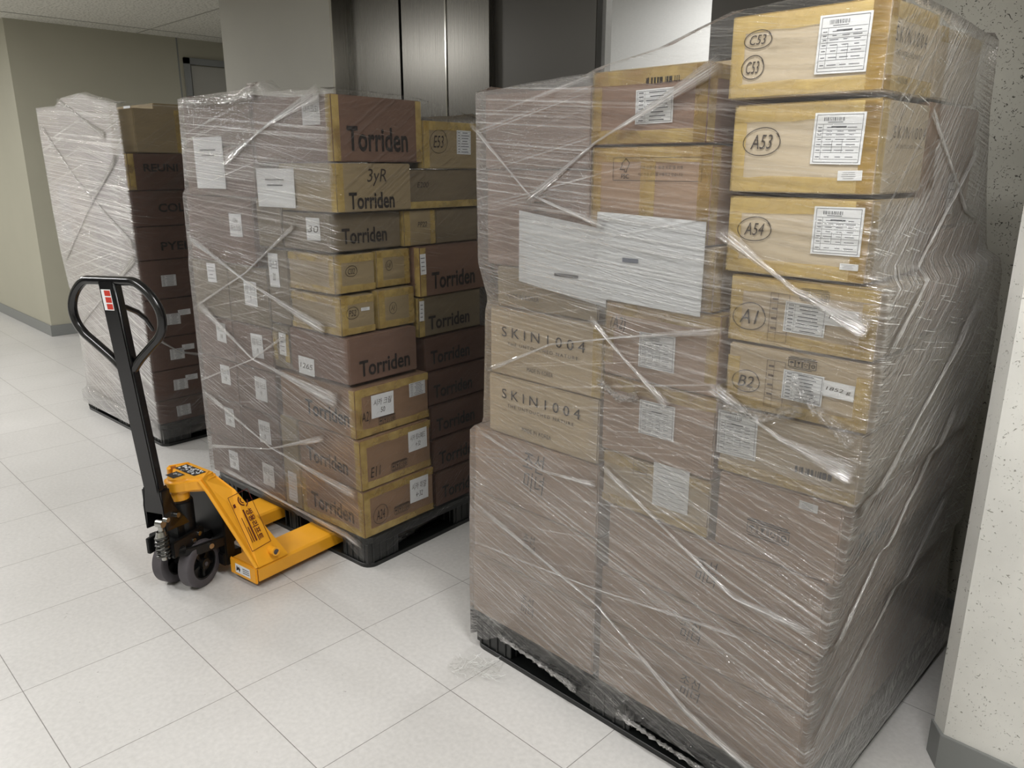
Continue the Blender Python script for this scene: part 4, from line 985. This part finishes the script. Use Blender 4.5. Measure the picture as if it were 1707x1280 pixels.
# pump and steering unit, turned with the handle
S = bpy.data.objects.new('steering_unit', None); C.objects.link(S); S.parent = J; S.location = (.01, -.125, 0); S.rotation_euler.z = R(18)
pm = MB().cyl((0, .0, .20), (0, 0, .335), .046, 32).cyl((0, 0, .335), (0, 0, .345), .046, 32, .03)
pm.box(-.05, .05, -.10, .05, .182, .212).box(-.062, -.046, -.12, .04, .165, .225).box(.046, .062, -.12, .04, .165, .225).box(-.035, .035, -.06, 0, .21, .29)
MB_ = pm.build('hydraulic_pump', M['black_steel'], S, .003, smooth=True)
MB().prism([(-.045, -.06, .20), (-.045, .10, .175), (-.045, .115, .14), (-.045, -.10, .165)], (.09, 0, 0)).build('pump_base', M['black_steel'], S, .004)
for (x, y, z) in ((.055, -.075, .315), (.055, -.125, .318), (.063, .01, .205), (.063, -.02, .19), (.063, .03, .155)): MB().cyl((x - .014, y, z), (x + .004, y, z), .009, 14).build('bolt', M['steel'], S, smooth=True)
# return spring with its pin
sp = []
for i in range(0, 110):
    a = i * .36; sp.append((.03 + .021 * math.cos(a), -.135 + .021 * math.sin(a), .175 + .085 * i / 110))
MB().tube(sp, .0042, 8).build('spring', M['spring'], S, smooth=True)
MB().cyl((.03, -.135, .165), (.03, -.135, .30), .009, 16).cyl((.03, -.135, .255), (.03, -.135, .275), .021, 20, .016).cyl((.018, -.135, .305), (.045, -.135, .305), .014, 16).build('piston_rod', M['steel'], S, smooth=True)
# wheels
def wheel(s):
    x = .058 * s; o = empty('steer_wheel', (x, 0, .090)); o.parent = S
    prf = [(-.025, .060), (-.025, .084), (-.020, .090), (.020, .090), (.025, .084), (.025, .060)]
    rings = []; n = 48
    for i in range(n + 1):
        a = 2 * math.pi * i / n; rings.append([(px, r * math.cos(a), r * math.sin(a)) for px, r in prf])
    mb = MB(); mb.ring(rings, closed=True, caps=False); mb.build('tyre', M['tyre'], o, smooth=True)
    hb = MB(); prf = [(-.022, .054), (-.022, .062), (.022, .062), (.022, .054)]
    hb.ring([[(px, r * math.cos(2 * math.pi * i / n), r * math.sin(2 * math.pi * i / n)) for px, r in prf] for i in range(n + 1)], closed=True, caps=False)
    hb.cyl((-.026, 0, 0), (.030, 0, 0), .020, 24).cyl((-.006, 0, 0), (.004, 0, 0), .056, 32)
    for k in range(5):
        a = 2 * math.pi * k / 5 + .6; Mr = Matrix.Rotation(a, 4, 'X'); hb.box(-.016, .016, -.006, .006, .015, .058, Mr)
    hb.build('hub', M['black_steel'], o, smooth=True)
    MB().cyl((.030, 0, 0), (.0325, 0, 0), .008, 14).build('axle_end', M['tyre'], o, smooth=True) if s > 0 else None
for s in (1, -1): wheel(s)
MB().cyl((-.035, 0, .09), (.035, 0, .09), .016, 20).box(-.03, .03, -.03, .03, .09, .17).build('axle', M['black_steel'], S, .002, smooth=True)
# handle
hx, hy = -.0, -.105
br = MB()
for s in (1, -1):
    br.prism([(.044 * s, hy + .10, .255), (.044 * s, hy - .02, .27), (.044 * s, hy - .022, .36), (.034 * s, hy - .022, .43), (.030 * s, hy + .022, .43), (.044 * s, hy + .045, .33)], (-.006 * s, 0, 0))
br.box(-.043, .043, hy - .02, hy + .02, .335, .42)
br.build('handle_bracket', M['black_paint'], S, .002)
MB().box(-.034, .034, hy - .018, hy + .018, .38, 1.165).build('handle_shaft', M['black_paint'], S, .007, smooth=True, seg=3)
lp = []
HW, ZT, ZC, ZB = .182, 1.155, 1.035, .875
ctrl = [(.0, ZT + .004), (.06, ZT + .004), (.105, ZT), (.15, ZT - .035), (.178, ZT - .085), (.178, ZT - .135), (.155, ZT - .175), (.12, ZT - .205), (.06, ZB + .025), (.024, ZB - .012)]
half = []
for i in range(len(ctrl) - 1):
    p0 = ctrl[max(i - 1, 0)]; p1 = ctrl[i]; p2 = ctrl[i + 1]; p3 = ctrl[min(i + 2, len(ctrl) - 1)]
    for k in range(5):
        t = k / 5; q = [0.5 * (2 * p1[a] + (p2[a] - p0[a]) * t + (2 * p0[a] - 5 * p1[a] + 4 * p2[a] - p3[a]) * t * t + (-p0[a] + 3 * p1[a] - 3 * p2[a] + p3[a]) * t ** 3) for a in (0, 1)]; half.append(q)
half.append(ctrl[-1])
full = [(-x, z) for x, z in reversed(half)] + [tuple(q) for q in half[1:]]
MB().tube([(x, hy, z) for x, z in full], .0145, 16).build('handle_loop', M['black_paint'], S, smooth=True)
# release lever curving out behind the shaft
MB().tube([(.0, hy + .012, 1.075), (.0, hy + .045, 1.06), (.0, hy + .085, 1.035), (.0, hy + .115, 1.005), (.0, hy + .135, .965), (.0, hy + .138, .955)], [.009, .009, .009, .008, .007, .005], 12).build('release_lever', M['black_paint'], S, smooth=True)
lbm = face_matrix('f', -.004, 1.10, 0); lbm[1][3] = hy - .0178
lb = MB().box(-.019, .019, -.034, .034, 0, .0006, lbm).build('warning_sticker', M['paper'], S)
lm = lbm.copy(); lm[1][3] -= .001
flat('red_print', join(*[rect(.005, -.022 + .022 * i, .024, .018) for i in range(3)]), lm, M['red'], lb)
# the handle leans back a little
LN = Matrix.Translation((0, hy, .38)) @ Matrix.Rotation(R(4.5), 4, 'X') @ Matrix.Rotation(R(-1.2), 4, 'Y') @ Matrix.Translation((0, -hy, -.38))
for o in C.objects:
    if o.name.split('.')[0] in ('handle_shaft', 'handle_loop', 'release_lever', 'red_print') or (o.name.startswith('warning_sticker')):
        o.data.transform(LN)
# sticker on the fork root
em = face_matrix('f', .19, .055, .0); em[1][3] = -.0125
lb = MB().box(-.045, .045, -.018, .018, 0, .0006, em).build('warning_sticker', M['paper'], J)
em2 = em.copy(); em2[1][3] -= .0009
flat('sticker_print', join(([Vector(p) for p in ((-.04, -.012, 0), (-.026, -.004, 0), (-.02, -.014, 0), (-.014, .0, 0), (-.022, .010, 0), (-.028, .004, 0), (-.036, .012, 0))], [tuple(range(7))]), rect(.02, .008, .04, .003), rect(.02, .0, .04, .003), rect(.02, -.008, .04, .003)), em2, M['ink'], lb)
